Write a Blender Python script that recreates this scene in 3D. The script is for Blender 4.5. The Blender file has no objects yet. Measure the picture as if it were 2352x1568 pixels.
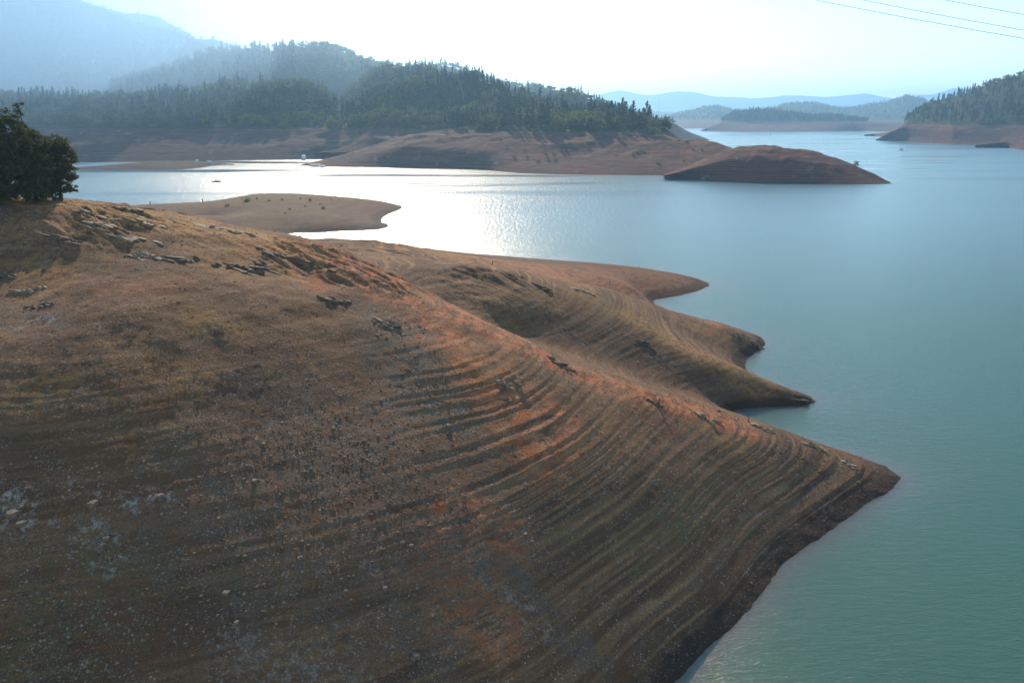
import bpy, math
import numpy as np
from mathutils import Vector

# ------------------------------------------------------------------ basics
F, CU, CV = 1811.0, 1176.0, 784.0
PITCH = math.radians(15.85)
CP, SP = math.cos(PITCH), math.sin(PITCH)
H = 66.0
SUN_AZ = math.radians(-10.0)     # from +Y towards +X
SUN_EL = math.radians(28)
sc = bpy.context.scene
COL = sc.collection
rng = np.random.default_rng(7)

def tag(o, label=None, cat=None, group=None, kind=None):
    if label: o["label"] = label
    if cat: o["category"] = cat
    if group: o["group"] = group
    if kind: o["kind"] = kind
    return o

def mesh_obj(name, verts, faces, mat=None, smooth=False, parent=None, link=True):
    """verts (n,3) array, faces (m,k) array or list of lists"""
    me = bpy.data.meshes.new(name)
    verts = np.asarray(verts, dtype=np.float32)
    if isinstance(faces, np.ndarray):
        k = faces.shape[1]; n = len(faces)
        me.vertices.add(len(verts)); me.vertices.foreach_set("co", verts.ravel())
        me.loops.add(n * k); me.loops.foreach_set("vertex_index", faces.astype(np.int32).ravel())
        me.polygons.add(n)
        me.polygons.foreach_set("loop_start", np.arange(0, n * k, k, dtype=np.int32))
        me.polygons.foreach_set("loop_total", np.full(n, k, dtype=np.int32))
        me.update(calc_edges=True)
    else:
        me.from_pydata(verts.tolist(), [], faces)
    if smooth:
        me.polygons.foreach_set("use_smooth", np.ones(len(me.polygons), dtype=bool))
    if mat: me.materials.append(mat)
    o = bpy.data.objects.new(name, me)
    if link: COL.objects.link(o)
    if parent: o.parent = parent
    return o

def add_attr(o, name, vals):
    a = o.data.attributes.new(name, 'FLOAT', 'POINT')
    a.data.foreach_set("value", np.asarray(vals, dtype=np.float32).ravel())

def empty(name, loc, rz=0.0):
    o = bpy.data.objects.new(name, None); COL.objects.link(o)
    o.location = loc; o.rotation_euler = (0, 0, rz); o.empty_display_size = 1
    return o

# camera rays -> world (camera stands at (0,0,H))
def ray(u, v):
    a = (np.asarray(u, float) - CU) / F; b = (CV - np.asarray(v, float)) / F
    return a, CP + b * SP, -SP + b * CP
def at_z(u, v, z=0.0):
    a, y, w = ray(u, v); t = (z - H) / w
    return a * t, y * t, z + 0 * t
def at_Y(u, v, Y):
    a, y, w = ray(u, v); t = Y / y
    return a * t, Y + 0 * t, H + w * t
def at_Yz(u, Y, z):
    d = Y * CP + (H - z) * SP
    return (u - CU) / F * d, Y, z
def project(x, y, z):
    d = y * CP + (H - z) * SP
    return CU + x / d * F, CV - (y * SP - (H - z) * CP) / d * F

# ------------------------------------------------------------------ noise
def _h(ix, iy, s):
    n = (ix * 374761393 + iy * 668265263 + s * 974634777) & 0xffffffff
    n = ((n ^ (n >> 13)) * 1274126177) & 0xffffffff
    n = (n ^ (n >> 16)) & 0xffffffff
    return n / 4294967295.0
def vnoise(x, y, s=0):
    ix = np.floor(x).astype(np.int64); iy = np.floor(y).astype(np.int64)
    fx = x - ix; fy = y - iy
    fx = fx * fx * fx * (fx * (fx * 6 - 15) + 10); fy = fy * fy * fy * (fy * (fy * 6 - 15) + 10)
    a = _h(ix, iy, s); b = _h(ix + 1, iy, s); c = _h(ix, iy + 1, s); d = _h(ix + 1, iy + 1, s)
    return (a + (b - a) * fx + (c - a) * fy + (a - b - c + d) * fx * fy) * 2 - 1
def fbm(x, y, s=0, o=4, g=.5):
    r = 0; a = 1; t = 0
    for i in range(o):
        r = r + a * vnoise(x, y, s + i * 17); t += a; a *= g
        x, y = x * 2.03 * .8 - y * 2.03 * .6 + 3.1, x * 2.03 * .6 + y * 2.03 * .8 + 7.7
    return r / t
def ridged(x, y, s=0, o=4):
    r = 0; a = 1; t = 0
    for i in range(o):
        r = r + a * (1 - 2 * np.abs(vnoise(x, y, s + i * 17))); t += a; a *= .5
        x, y = x * 2.03 * .8 - y * 2.03 * .6 + 3.1, x * 2.03 * .6 + y * 2.03 * .8 + 7.7
    return r / t
def sstep(a, b, x):
    t = np.clip((x - a) / (b - a), 0, 1); return t * t * (3 - 2 * t)

# ------------------------------------------------------------------ materials
class NT:
    def __init__(s, mat):
        s.t = mat.node_tree; s.n = s.t.nodes; s.l = s.t.links
    def new(s, typ, **kw):
        nd = s.n.new(typ)
        for k, v in kw.items(): setattr(nd, k, v)
        return nd
    def link(s, a, b): s.l.new(a, b)
    def val(s, nd, i, v):
        if hasattr(v, 'is_linked') or isinstance(v, bpy.types.NodeSocket): s.link(v, nd.inputs[i])
        else: nd.inputs[i].default_value = v
    def math(s, op, a, b=0.0, c=0.0, clamp=False):
        nd = s.new('ShaderNodeMath', operation=op, use_clamp=clamp)
        s.val(nd, 0, a); s.val(nd, 1, b); s.val(nd, 2, c); return nd.outputs[0]
    def mix(s, f, a, b):
        nd = s.new('ShaderNodeMix', data_type='RGBA')
        s.val(nd, 0, f); s.val(nd, 6, a); s.val(nd, 7, b); return nd.outputs[2]
    def noise(s, vec, scale, detail=4, rough=.55, dist=0):
        nd = s.new('ShaderNodeTexNoise'); s.link(vec, nd.inputs['Vector'])
        nd.inputs['Scale'].default_value = scale; nd.inputs['Detail'].default_value = detail
        nd.inputs['Roughness'].default_value = rough; nd.inputs['Distortion'].default_value = dist
        return nd.outputs['Fac']
    def ramp(s, f, lo, hi):
        nd = s.new('ShaderNodeMapRange', interpolation_type='SMOOTHSTEP')
        s.link(f, nd.inputs[0]); nd.inputs[1].default_value = lo; nd.inputs[2].default_value = hi
        return nd.outputs[0]
    def scale(s, vec, sx, sy, sz):
        nd = s.new('ShaderNodeVectorMath', operation='MULTIPLY'); s.link(vec, nd.inputs[0])
        nd.inputs[1].default_value = (sx, sy, sz); return nd.outputs[0]
    def attr(s, name):
        nd = s.new('ShaderNodeAttribute', attribute_name=name); return nd.outputs['Fac']
def C(r, g, b): return (r, g, b, 1)
def new_mat(name):
    m = bpy.data.materials.new(name); m.use_nodes = True
    return m, NT(m), m.node_tree.nodes['Principled BSDF']
def simple(name, col, rough=.6, metal=0.0, var=.25, scale=1.5):
    m, t, p = new_mat(name)
    g = t.new('ShaderNodeNewGeometry')
    n = t.noise(g.outputs['Position'], scale, 4)
    c2 = tuple(x * (1 - var) for x in col)
    t.link(t.mix(t.ramp(n, .35, .65), C(*col), C(*c2)), p.inputs['Base Color'])
    p.inputs['Roughness'].default_value = rough; p.inputs['Metallic'].default_value = metal
    return m

def mat_ground():
    m, t, p = new_mat('drawdown_ground')
    pos = t.new('ShaderNodeNewGeometry').outputs['Position']
    sep = t.new('ShaderNodeSeparateXYZ'); t.link(pos, sep.inputs[0])
    big = t.noise(pos, .05, 5, .6); med = t.noise(pos, .35, 5, .62); fin = t.noise(pos, 2.6, 6, .7)
    strata = t.noise(t.scale(pos, .035, .035, 1.05), 1.0, 5, .62)        # follows the contours
    strata2 = t.noise(t.scale(pos, .08, .08, 3.2), 1.0, 4, .6)
    red = t.attr('red'); dry = t.attr('dry'); grey = t.attr('grey'); green = t.attr('green'); pale = t.attr('pale')
    benches = t.attr('bench')
    base = t.mix(t.ramp(big, .38, .62), C(.175, .074, .028), C(.118, .056, .028))
    base = t.mix(t.math('MULTIPLY', t.ramp(strata, .42, .62), .75), base, C(.285, .145, .065))
    base = t.mix(t.math('MULTIPLY', t.ramp(strata2, .55, .72), .5), base, C(.110, .068, .046))
    # small bench tops collect fine tan silt
    base = t.mix(t.math('MULTIPLY', benches, t.ramp(fin, .30, .55)), base, C(.470, .250, .105))
    rmask = t.math('MULTIPLY', red, t.ramp(t.noise(t.scale(pos, .22, .22, 1.5), 1.0, 8, .8, .6), .44, .54), clamp=True)
    base = t.mix(rmask, base, t.mix(t.ramp(med, .35, .65), C(.520, .130, .040), C(.600, .240, .100)))
    dmask = t.math('MULTIPLY', dry, t.ramp(t.noise(pos, .55, 7, .78), .43, .54), clamp=True)
    base = t.mix(dmask, base, t.mix(t.ramp(fin, .3, .7), C(.560, .285, .070), C(.360, .175, .060)))
    base = t.mix(t.math('MULTIPLY', grey, t.ramp(t.noise(pos, .45, 5, .7), .38, .60)), base, C(.180, .125, .088))
    base = t.mix(t.math('MULTIPLY', pale, t.ramp(t.noise(pos, .9, 6, .78), .50, .58)), base, C(.430, .360, .300))
    base = t.mix(t.math('MULTIPLY', green, t.ramp(t.noise(pos, .5, 6, .75), .44, .58)), base, C(.135, .120, .040))
    # rubble: light and dark stones, two sizes
    vcol = None; bumph = None
    for sca, w in ((2.6, .8), (5.0, .75), (9.0, .6)):
        vo = t.new('ShaderNodeTexVoronoi'); t.link(pos, vo.inputs['Vector']); vo.inputs['Scale'].default_value = sca
        hs = t.new('ShaderNodeSeparateColor'); t.link(vo.outputs['Color'], hs.inputs[0])
        sel = t.math('MULTIPLY', t.math('GREATER_THAN', hs.outputs[0], .70), t.math('LESS_THAN', vo.outputs['Distance'], .40))
        st = t.math('MULTIPLY', sel, w)
        base = t.mix(t.math('MULTIPLY', st, t.ramp(med, .35, .6)), base, t.mix(hs.outputs[1], C(.095, .068, .052), C(.480, .390, .300)))
        hgt = t.math('MULTIPLY', t.math('SUBTRACT', .5, vo.outputs['Distance']), t.math('MULTIPLY', hs.outputs[2], 1.0 / sca))
        bumph = hgt if bumph is None else t.math('ADD', bumph, hgt)
    base = t.mix(t.math('MULTIPLY', t.ramp(t.noise(pos, 4.5, 5, .75), .42, .60), .55), base, C(.085, .058, .044))
    base = t.mix(t.math('MULTIPLY', t.math('MULTIPLY', t.attr('umber'), .62), t.math('SUBTRACT', 1.0, t.math('MULTIPLY', green, .75))), base, C(.085, .042, .026))
    # damp strip along the waterline
    wz = t.math('ADD', sep.outputs[2], t.math('MULTIPLY', t.math('SUBTRACT', med, .5), 2.6))
    wet = t.math('SUBTRACT', 1.0, t.ramp(wz, .9, 2.3))
    base = t.mix(t.math('MULTIPLY', wet, .78), base, C(.042, .026, .020))
    t.link(base, p.inputs['Base Color'])
    p.inputs['Roughness'].default_value = .93; p.inputs['Specular IOR Level'].default_value = .2
    bump = t.new('ShaderNodeBump'); bump.inputs['Strength'].default_value = .8; bump.inputs['Distance'].default_value = .34
    h = t.math('ADD', t.math('ADD', t.math('MULTIPLY', bumph, 1.3), t.math('MULTIPLY', fin, .45)), t.math('MULTIPLY', med, .5))
    t.link(h, bump.inputs['Height']); t.link(bump.outputs[0], p.inputs['Normal'])
    return m

def mat_hill(name='hill_ground', tint=(1, 1, 1)):
    m, t, p = new_mat(name)
    pos = t.new('ShaderNodeNewGeometry').outputs['Position']
    sep = t.new('ShaderNodeSeparateXYZ'); t.link(pos, sep.inputs[0])
    n1 = t.noise(pos, .012, 6, .65); n2 = t.noise(pos, .06, 6, .65)
    st = t.noise(t.scale(pos, .004, .004, .5), 1.0, 6, .62)
    st2 = t.noise(t.scale(pos, .012, .012, 1.3), 1.0, 4, .6)
    k = tint
    bank = t.mix(t.ramp(n1, .38, .62), C(.098 * k[0], .045 * k[1], .033 * k[2]), C(.155 * k[0], .060 * k[1], .036 * k[2]))
    bank = t.mix(t.math('MULTIPLY', t.ramp(st, .46, .57), .8), bank, C(.105 * k[0], .056 * k[1], .042 * k[2]))
    bank = t.mix(t.math('MULTIPLY', t.ramp(st2, .5, .62), .75), bank, C(.180 * k[0], .110 * k[1], .078 * k[2]))
    bank = t.mix(t.math('MULTIPLY', t.ramp(n2, .58, .72), .6), bank, C(.300, .240, .190))
    veg = t.mix(t.ramp(n2, .35, .65), C(.030, .042, .018), C(.065, .075, .030))
    zz = t.math('ADD', sep.outputs[2], t.math('MULTIPLY', t.math('SUBTRACT', n2, .5), 6.0))
    col = t.mix(t.ramp(zz, 45.5, 48.0), bank, veg)
    green = t.attr('green')
    col = t.mix(t.math('MULTIPLY', green, t.ramp(n2, .4, .6)), col, C(.140, .170, .060))
    wz = t.math('ADD', sep.outputs[2], t.math('MULTIPLY', n2, 2.0))
    col = t.mix(t.math('MULTIPLY', t.math('SUBTRACT', 1.0, t.ramp(wz, 1.0, 3.0)), .6), col, C(.06, .035, .028))
    t.link(col, p.inputs['Base Color']); p.inputs['Roughness'].default_value = .95
    p.inputs['Specular IOR Level'].default_value = .1
    bump = t.new('ShaderNodeBump'); bump.inputs['Strength'].default_value = .8; bump.inputs['Distance'].default_value = 2.5
    t.link(t.math('ADD', n2, t.math('MULTIPLY', st2, .8)), bump.inputs['Height']); t.link(bump.outputs[0], p.inputs['Normal'])
    return m

def mat_water():
    m, t, p = new_mat('lake_water')
    pos = t.new('ShaderNodeNewGeometry').outputs['Position']
    sep = t.new('ShaderNodeSeparateXYZ'); t.link(pos, sep.inputs[0])
    shal = t.attr('shallow')
    deep = t.mix(t.ramp(t.noise(pos, .006, 3), .35, .65), C(.040, .122, .066), C(.048, .130, .080))
    deep = t.mix(t.ramp(sep.outputs[1], 130, 620), deep, C(.120, .225, .245))  # paler blue with distance: sky reflection painted into the body colour
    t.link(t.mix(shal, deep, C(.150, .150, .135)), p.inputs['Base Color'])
    p.inputs['Subsurface Weight'].default_value = 1.0; p.inputs['Subsurface Radius'].default_value = (.5, 1.0, .8); p.inputs['Subsurface Scale'].default_value = 30.0
    p.inputs['IOR'].default_value = 1.33; p.inputs['Specular IOR Level'].default_value = 1.0
    # calm and ruffled lanes lying along the wind
    lanes = t.noise(t.scale(pos, .0016, .013, 1), 1.0, 4, .55, .3)
    calm = t.ramp(lanes, .54, .60)
    far = t.ramp(sep.outputs[1], 500, 1400)
    calm = t.math('MULTIPLY', calm, far)
    r = t.math('SUBTRACT', t.math('ADD', .21, t.math('MULTIPLY', far, .035)), t.math('MULTIPLY', calm, .19))
    t.link(r, p.inputs['Roughness'])
    w1 = t.noise(t.scale(pos, 1.3, 3.6, 1), 1.0, 5, .62, .6)
    w2 = t.noise(t.scale(pos, .30, .95, 1), 1.0, 3, .5, .4)
    w3 = t.noise(t.scale(pos, 2.6, 6.0, 1), 1.0, 2, .5, .3)
    h = t.math('ADD', t.math('ADD', t.math('MULTIPLY', w1, .20), t.math('MULTIPLY', w2, .26)), t.math('MULTIPLY', w3, .05))
    w4 = t.noise(t.scale(pos, .50, .09, 1), 1.0, 3, .6, .3)
    h = t.math('ADD', h, t.math('MULTIPLY', t.math('MULTIPLY', w4, 1.2), t.ramp(sep.outputs[1], 250, 900)))
    bump = t.new('ShaderNodeBump'); bump.inputs['Distance'].default_value = 1.0
    t.link(t.math('SUBTRACT', .55, t.math('MULTIPLY', calm, .50)), bump.inputs['Strength'])
    t.link(h, bump.inputs['Height']); t.link(bump.outputs[0], p.inputs['Normal'])
    return m

def mat_leaf(name, a, b, trans=.25):
    m, t, p = new_mat(name)
    tint = t.attr('tint'); oi = t.new('ShaderNodeObjectInfo')
    f = t.math('FRACT', t.math('ADD', tint, t.math('MULTIPLY', oi.outputs['Random'], .9)))
    pos = t.new('ShaderNodeNewGeometry').outputs['Position']
    c = t.mix(f, C(*a), C(*b))
    t.link(c, p.inputs['Base Color']); p.inputs['Roughness'].default_value = .7
    p.inputs['Specular IOR Level'].default_value = .25
    tr = t.new('ShaderNodeBsdfTranslucent'); t.link(c, tr.inputs[0])
    mx = t.new('ShaderNodeMixShader'); mx.inputs[0].default_value = trans
    out = m.node_tree.nodes['Material Output']
    t.link(p.outputs[0], mx.inputs[1]); t.link(tr.outputs[0], mx.inputs[2]); t.link(mx.outputs[0], out.inputs[0])
    return m

M_ground = mat_ground(); M_hill = mat_hill(); M_hillred = mat_hill('island_ground', (.95, .78, .74)); M_water = mat_water()
M_oak = mat_leaf('oak_leaves', (.050, .072, .018), (.190, .190, .055), .42)
M_oaknear = mat_leaf('near_oak_leaves', (.048, .060, .020), (.125, .125, .042), .4)
M_pine = mat_leaf('pine_needles', (.028, .050, .020), (.060, .085, .032), .2)
M_bark = simple('bark', (.10, .075, .055), .9, 0, .4, 6)
M_rock = simple('slate_rock', (.30, .22, .155), .85, 0, .55, 1.3)
M_boulder = simple('boulder_stone', (.20, .15, .11), .9, 0, .5, 2.5)
M_rockdark = simple('dark_slate', (.15, .095, .060), .9, 0, .4, 1.3)
M_stone = None
M_white = simple('white_gelcoat', (.75, .75, .74), .35, 0, .08)
M_dark = simple('dark_paint', (.06, .065, .075), .4, 0, .2)
M_glass = simple('boat_window', (.03, .04, .05), .15, 0, .2)
M_alu = simple('aluminium', (.45, .46, .48), .4, .8, .1)
M_wire = simple('cable_steel', (.25, .30, .42), .5, .4, .1)
M_plank = simple('dock_planks', (.30, .25, .20), .85, 0, .3, 2)
M_wood = simple('dead_wood', (.14, .11, .085), .9, 0, .4, 5)

# ------------------------------------------------------------------ near shore terrain
def uvz(lst): return [tuple(float(c) for c in at_z(u, v, z)) for u, v, z in lst]
ctrl = uvz([
 # water edge of the first spur and its tip
 (2066,1100,0),(2000,1150,0),(1930,1200,0),(1850,1255,0),(1800,1295,0),(1760,1345,0),(1690,1430,0),(1610,1500,0),(1550,1568,0),
 # crest of the first spur, up to the hill top
 (1980,1062,2),(1900,1030,4),(1800,993,7),(1720,965,9.5),(1640,943,12),(1500,905,17),(1345,850,21.5),(1200,775,26),(1040,700,31),
 (900,640,36),(790,585,39.5),(700,545,42),(540,520,44),(430,494,46),(320,475,47.5),(180,459,49),(60,462,50),(0,464,50.5),
 # bench lines
 (1525,976,15),(1408,1089,15),(1193,1226,15),(986,1308,15),(861,1351,15),(488,1437,15),(234,1499,15),
 (870,880,27.6),(430,915,30.3),(0,940,31.5),
 (700,640,38.3),(400,560,44.2),(150,520,47.2),(0,640,40.4),(300,700,39.3),(600,760,35),(1000,820,29.3),(960,755,32),(430,1080,24.8),(800,680,36.8),
 # second spur
 (1872,918,0),(1800,932,0),(1740,935,0),(1690,941,0),
 (1700,880,4.6),(1600,838,8.6),(1500,782,12.8),(1400,690,19),(1250,642,25.5),(1100,611,30),
 (1440,850,11),(1300,800,17),(1300,720,21.5),(1150,700,26),(1550,890,6.5),(1800,905,2.2),
 # cove and third spur
 (1800,892,0),(1740,868,0),(1714,848,0),(1716,825,0),(1735,808,0),(1752,798,0),
 (1700,768,4.2),(1640,752,6),(1560,720,9),(1505,699,11.5),(1400,664,18),(1600,780,6.5),
 # far cove, fourth spur
 (1505,700,0),(1500,690,0),(1520,686,0),(1560,678,0),(1600,668,0),(1629,655,0),
 (1560,636,2.2),(1500,640,4),(1450,612,2.5),(1300,600,6),(1200,592,4),(1000,577,4),(850,560,5),(760,547,7),
 (1450,660,6),(1300,620,12),(1100,590,11),(900,566,15),(1000,600,28),(1150,602,20),(1000,585,19),(850,562,25),(760,550,31),
 # low green-topped spit beyond
 (921,479,0),(896,490,0),(879,500,0),(877,510,0),(893,520,0),(860,528,0),(780,531,0),(700,534,0),
 (880,463,3),(830,456,6),(760,450,8),(700,446,9),(640,444.5,9.5),(580,447,8.5),(520,457,5.5),(470,464,4.5),(340,469,3.5),(300,472,3),
 (800,495,4.5),(700,495,6),(600,478,8),(500,482,5.5),(450,495,6),(600,515,3.5),(740,520,2.5),(840,505,2.5),
])
for (su_, sv_), (lu, lv) in zip([(1985,1160),(1930,1200),(1800,1295),(1690,1430),(1550,1568)], [(1590,935),(1525,976),(1408,1089),(1300,1160),(1193,1226)]):
    A_ = at_z(su_, sv_, 0.0); B_ = at_z(lu, lv, 15.0)
    for f_, zf in ((.35, 4.9), (.68, 10)): ctrl.append((float(A_[0] + (B_[0] - A_[0]) * f_), float(A_[1] + (B_[1] - A_[1]) * f_), zf))
for A_, lu, lv in (((4, 62), 861, 1351), ((-14, 50), 488, 1437)):
    B_ = at_z(lu, lv, 15.0)
    for f_, zf in ((0, 0), (.5, 7.4)): ctrl.append((float(A_[0] + (B_[0] - A_[0]) * f_), float(A_[1] + (B_[1] - A_[1]) * f_), zf))
ctrl += [
 # below the water in front of the spurs
 (85,128,-6),(95,137,-6),(60,105,-6),(42,82,-7),(30,65,-7),(100,160,-6),(60,162,-1.5),(72,158,-3.5),(110,190,-7),(100,205,-5),(85,205,-4),(105,235,-6),(90,262,-7),
 (75,262,-3),(115,310,-6),(100,345,-6),(60,385,-6),(10,410,-6),(-45,430,-5),(-90,438,-2.5),(140,420,-12),
 (20,40,-8),(-40,45,4.5),(-70,40,5),(-120,40,8),
 # land left of the frame and the back of the hill
 (-110,168,50.5),(-150,165,51),(-190,150,50),(-120,110,30),(-170,100,30),(-110,70,15),(-170,60,13),
 (-90,190,45),(-60,190,37),(-100,215,34),(-65,215,30),(-110,250,18),(-70,250,20),(-120,300,6),(-160,230,34),(-180,300,10),(-90,330,6),
 (-130,380,2),(-170,400,3),(-120,440,-.5),(-160,470,3),(-200,520,2),(-25,185,32),(-45,205,32),(0,168,22.3),(15,163,16),(30,160,10.5),(-15,168,26.3),(44,165,5),(-20,240,25),
 (20,245,14),(40,262,5),(5,235,19),
 (-190,680,-5),(-260,690,-5),(-330,660,-5),(-300,600,-1),(-130,665,-6),(-70,640,-7),(-40,560,-9),(-50,510,-6),(-60,480,-5),(-30,600,-9),(-260,560,3),(-330,500,2),(-400,620,-5),
 (60,500,-14),(100,650,-18),(-50,720,-14),
]
ctrl = np.array(ctrl)
SC = 100.0
def _phi(r2): return .5 * r2 * np.log(r2 + 1e-12)
_P = ctrl[:, :2] / SC; _n = len(_P)
_K = _phi(((_P[:, None] - _P[None]) ** 2).sum(-1)) + np.eye(_n) * 5e-5
_A = np.zeros((_n + 3, _n + 3)); _A[:_n, :_n] = _K
_A[:_n, _n] = 1; _A[:_n, _n + 1:] = _P; _A[_n, :_n] = 1; _A[_n + 1:, :_n] = _P.T
_w = np.linalg.solve(_A, np.concatenate([ctrl[:, 2], [0, 0, 0]]))
def base_height(x, y):
    x = np.asarray(x, float).ravel() / SC; y = np.asarray(y, float).ravel() / SC
    out = _w[_n] + _w[_n + 1] * x + _w[_n + 2] * y
    for i in range(_n):
        out = out + _w[i] * _phi((x - _P[i, 0]) ** 2 + (y - _P[i, 1]) ** 2)
    return out
BPER = .95
def bench_phase(x, y, z):
    q = z / BPER + .40 * fbm(x / 40, y / 40, 5, 3) + .07 * fbm(x / 4, y / 4, 9, 3) + .5 * np.sin(z * .75) + .22 * np.sin(z * 2.9 + 1)
    return q - np.floor(q)
def terrain(x, y):
    """returns height, bench mask"""
    x = np.asarray(x, float).ravel(); y = np.asarray(y, float).ravel()
    z = base_height(x, y); zs = z
    dist = np.hypot(x, y)
    land = sstep(.3, 6, z)
    z = z + land * ((.3 + .9 * sstep(18, 32, z)) * fbm(x / 22, y / 22, 1, 4) + (.08 + .20 * sstep(30, 40, zs)) * fbm(x / 5, y / 5, 2, 4))
    # crags: rotated strike direction
    xs = x * .85 - y * .53; ys = x * .53 + y * .85
    crag = sstep(.10, .5, fbm(x / 30, y / 30, 33, 3)) * sstep(22, 34, z) * sstep(300, 240, dist)
    z = z + crag * (ridged(xs / 9, ys / 2.6, 40, 4) * .9)
    q = bench_phase(x, y, zs)
    prof = np.where(q < .72, q / .72, (1 - q) / .28)          # gentle tread, steep riser
    bm = (.45 + .55 * sstep(-.25, .25, fbm(x / 35, y / 35, 21, 3))) * sstep(.6, 2.2, z) * (1 - .9 * sstep(30, 38, z)) * (1 - .6 * sstep(300, 420, dist))
    left = 1 - .68 * sstep(12, -30, x) * sstep(170, 150, y)
    z = z - bm * left * (prof - .5) * .31 * (1 - .55 * sstep(150, 185, dist))
    tread = sstep(.60, .70, q) * sstep(.93, .86, q) * bm * left * sstep(-.35, .25, fbm(x / 18, y / 18, 88, 3))
    z = z + land * .07 * fbm(x / 1.1, y / 1.1, 3, 3)
    z = z + sstep(1.6, .2, np.abs(zs)) * (.16 * fbm(x / 1.6, y / 1.6, 14, 3) + .12 * fbm(x / 6, y / 6, 15, 2))
    return z, tread

NA, NR = 1000, 1150
th = np.linspace(math.radians(-46), math.radians(41), NA)
rr = np.exp(np.linspace(math.log(44), math.log(760), NR))
TH, RR = np.meshgrid(th, rr)
gx = (np.sin(TH) * RR).ravel(); gy = (np.cos(TH) * RR).ravel()
gz, tread = terrain(gx, gy)
idx = np.arange(NA * NR).reshape(NR, NA)
quads = np.stack([idx[:-1, :-1].ravel(), idx[1:, :-1].ravel(), idx[1:, 1:].ravel(), idx[:-1, 1:].ravel()], 1)
keep = (gz[quads].max(1) > -4.0)
quads = quads[keep][:, ::-1]
used = np.unique(quads); remap = np.full(NA * NR, -1); remap[used] = np.arange(len(used))
quads = remap[quads]
tx, ty, tz = gx[used], gy[used], gz[used]
ground = mesh_obj('lakeshore_ground', np.stack([tx, ty, tz], 1), quads, M_ground, smooth=True)
tag(ground, kind='structure')

def hit(u, v):
    """point of the near terrain seen at a photo position"""
    a, yy, w = [float(c) for c in ray(u, v)]
    ts = np.exp(np.linspace(math.log(60), math.log(720), 700))
    hz = base_height(a * ts, yy * ts); zz = H + w * ts
    k = np.nonzero(zz < hz)[0]
    k = k[0] if len(k) else len(ts) - 1
    t = ts[k]
    x, y = a * t, yy * t
    return x, y, float(terrain([x], [y])[0][0])

def blob_mask(x, y, lines):
    """soft masks along world polylines; lines = [([(u,v)..], radius m, strength)]"""
    out = np.zeros(len(x))
    wob = 1 + .5 * fbm(x / 6, y / 6, 77, 3)
    for pts, rad, s in lines:
        P = [hit(u, v)[:2] for u, v in pts]
        d = np.full(len(x), 1e9)
        if len(P) == 1: d = np.hypot(x - P[0][0], y - P[0][1])
        for (ax, ay), (bx, by) in zip(P[:-1], P[1:]):
            dx, dy = bx - ax, by - ay; L = dx * dx + dy * dy + 1e-9
            q = np.clip(((x - ax) * dx + (y - ay) * dy) / L, 0, 1)
            d = np.minimum(d, np.hypot(x - ax - q * dx, y - ay - q * dy))
        out = np.maximum(out, s * (1 - sstep(rad * .35, rad * 1.15, d * wob)))
    return out
red = blob_mask(tx, ty, [
 ([(640,560),(760,590),(900,660),(1040,715),(1180,780)], 9, 1),
 ([(1180,785),(1300,845),(1400,880),(1500,915),(1620,950),(1700,975)], 6.5, 1),
 ([(1000,760),(1100,860),(1150,900),(1230,985)], 8, .95),
 ([(1120,900),(1250,960)], 6, 1), ([(1200,1010),(1240,1060)], 5, .8),
 ([(1040,1180),(1160,1225),(1120,1215)], 3.6, 1), ([(1010,1240),(1080,1265)], 3.5, 1), ([(1080,1195),(1180,1235)], 2.2, 1),
 ([(1040,1130),(1100,1150)], 2.2, .8),
 ([(1180,620),(1350,640),(1500,650),(1580,655)], 26, .8), ([(1380,650),(1440,670)], 8, .9),
 ([(1200,605),(1400,620)], 10, .7), ([(1040,1440),(1140,1450)], 4, .7), ([(1000,1300),(1100,1310)], 3, .55),
 ([(700,640),(740,660)], 4, .6), ([(400,650),(300,660)], 5, .4), ([(1560,700),(1650,760)], 4, .4)])
red *= (1 - .0 * tz)
dry = blob_mask(tx, ty, [
 ([(170,465),(300,490),(420,505),(520,530)], 14, 1), ([(100,500),(60,540)], 7, .5), ([(180,520),(250,560)], 9, .55), ([(470,570),(560,610),(620,620)], 8, .6),
 ([(60,620),(120,640)], 7, .6), ([(470,740),(520,750)], 4, .6), ([(300,840),(420,860)], 5, .45), ([(0,910),(120,900)], 4, .4), ([(650,860),(700,850)], 4, .4),
 ([(560,540),(640,560),(720,600)], 6, .8), ([(1000,583),(1160,598)], 7, .8), ([(1450,730),(1600,810),(1750,890)], 6, .75),
 ([(1560,740),(1720,795)], 4, .6), ([(1150,700),(1250,690)], 8, .4), ([(1020,830),(1120,860)], 4, .4), ([(1350,680),(1300,640)], 8, .4), ([(1640,1000),(1690,1020)], 4, .5)])
grey = blob_mask(tx, ty, [
 ([(880,740),(930,760),(960,900),(1020,960)], 7, 1), ([(960,900),(850,1000),(800,1060)], 6, .9), ([(820,690),(900,735)], 4, .8),
 ([(700,1000),(1000,1150),(700,1250),(500,1200)], 14, .55), ([(0,720),(120,745)], 5, .8), ([(1100,1310),(1200,1330)], 2.5, .9), ([(250,620),(320,600)], 5, .4),
 ([(560,960),(640,1020)], 5, .5), ([(900,1450),(1000,1500)], 5, .5), ([(1260,1420),(1340,1490)], 3, .7)])
pale = blob_mask(tx, ty, [([(20,1160),(50,1200)], 2.6, 1), ([(200,1230),(260,1260),(240,1290)], 2.3, .95), ([(300,1155),(380,1145)], 2.0, .85), ([(170,1125),(210,1130)], 1.5, .7),
 ([(560,1480),(620,1530)], 3, .35), ([(640,1520),(760,1560)], 2.4, .5), ([(1200,1390),(1240,1440)], 2, .6), ([(20,750),(110,735)], 2.2, .6), ([(120,1195),(100,1200)], 1, .6), ([(400,1270),(420,1290)], 1.5, .5)])
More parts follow.
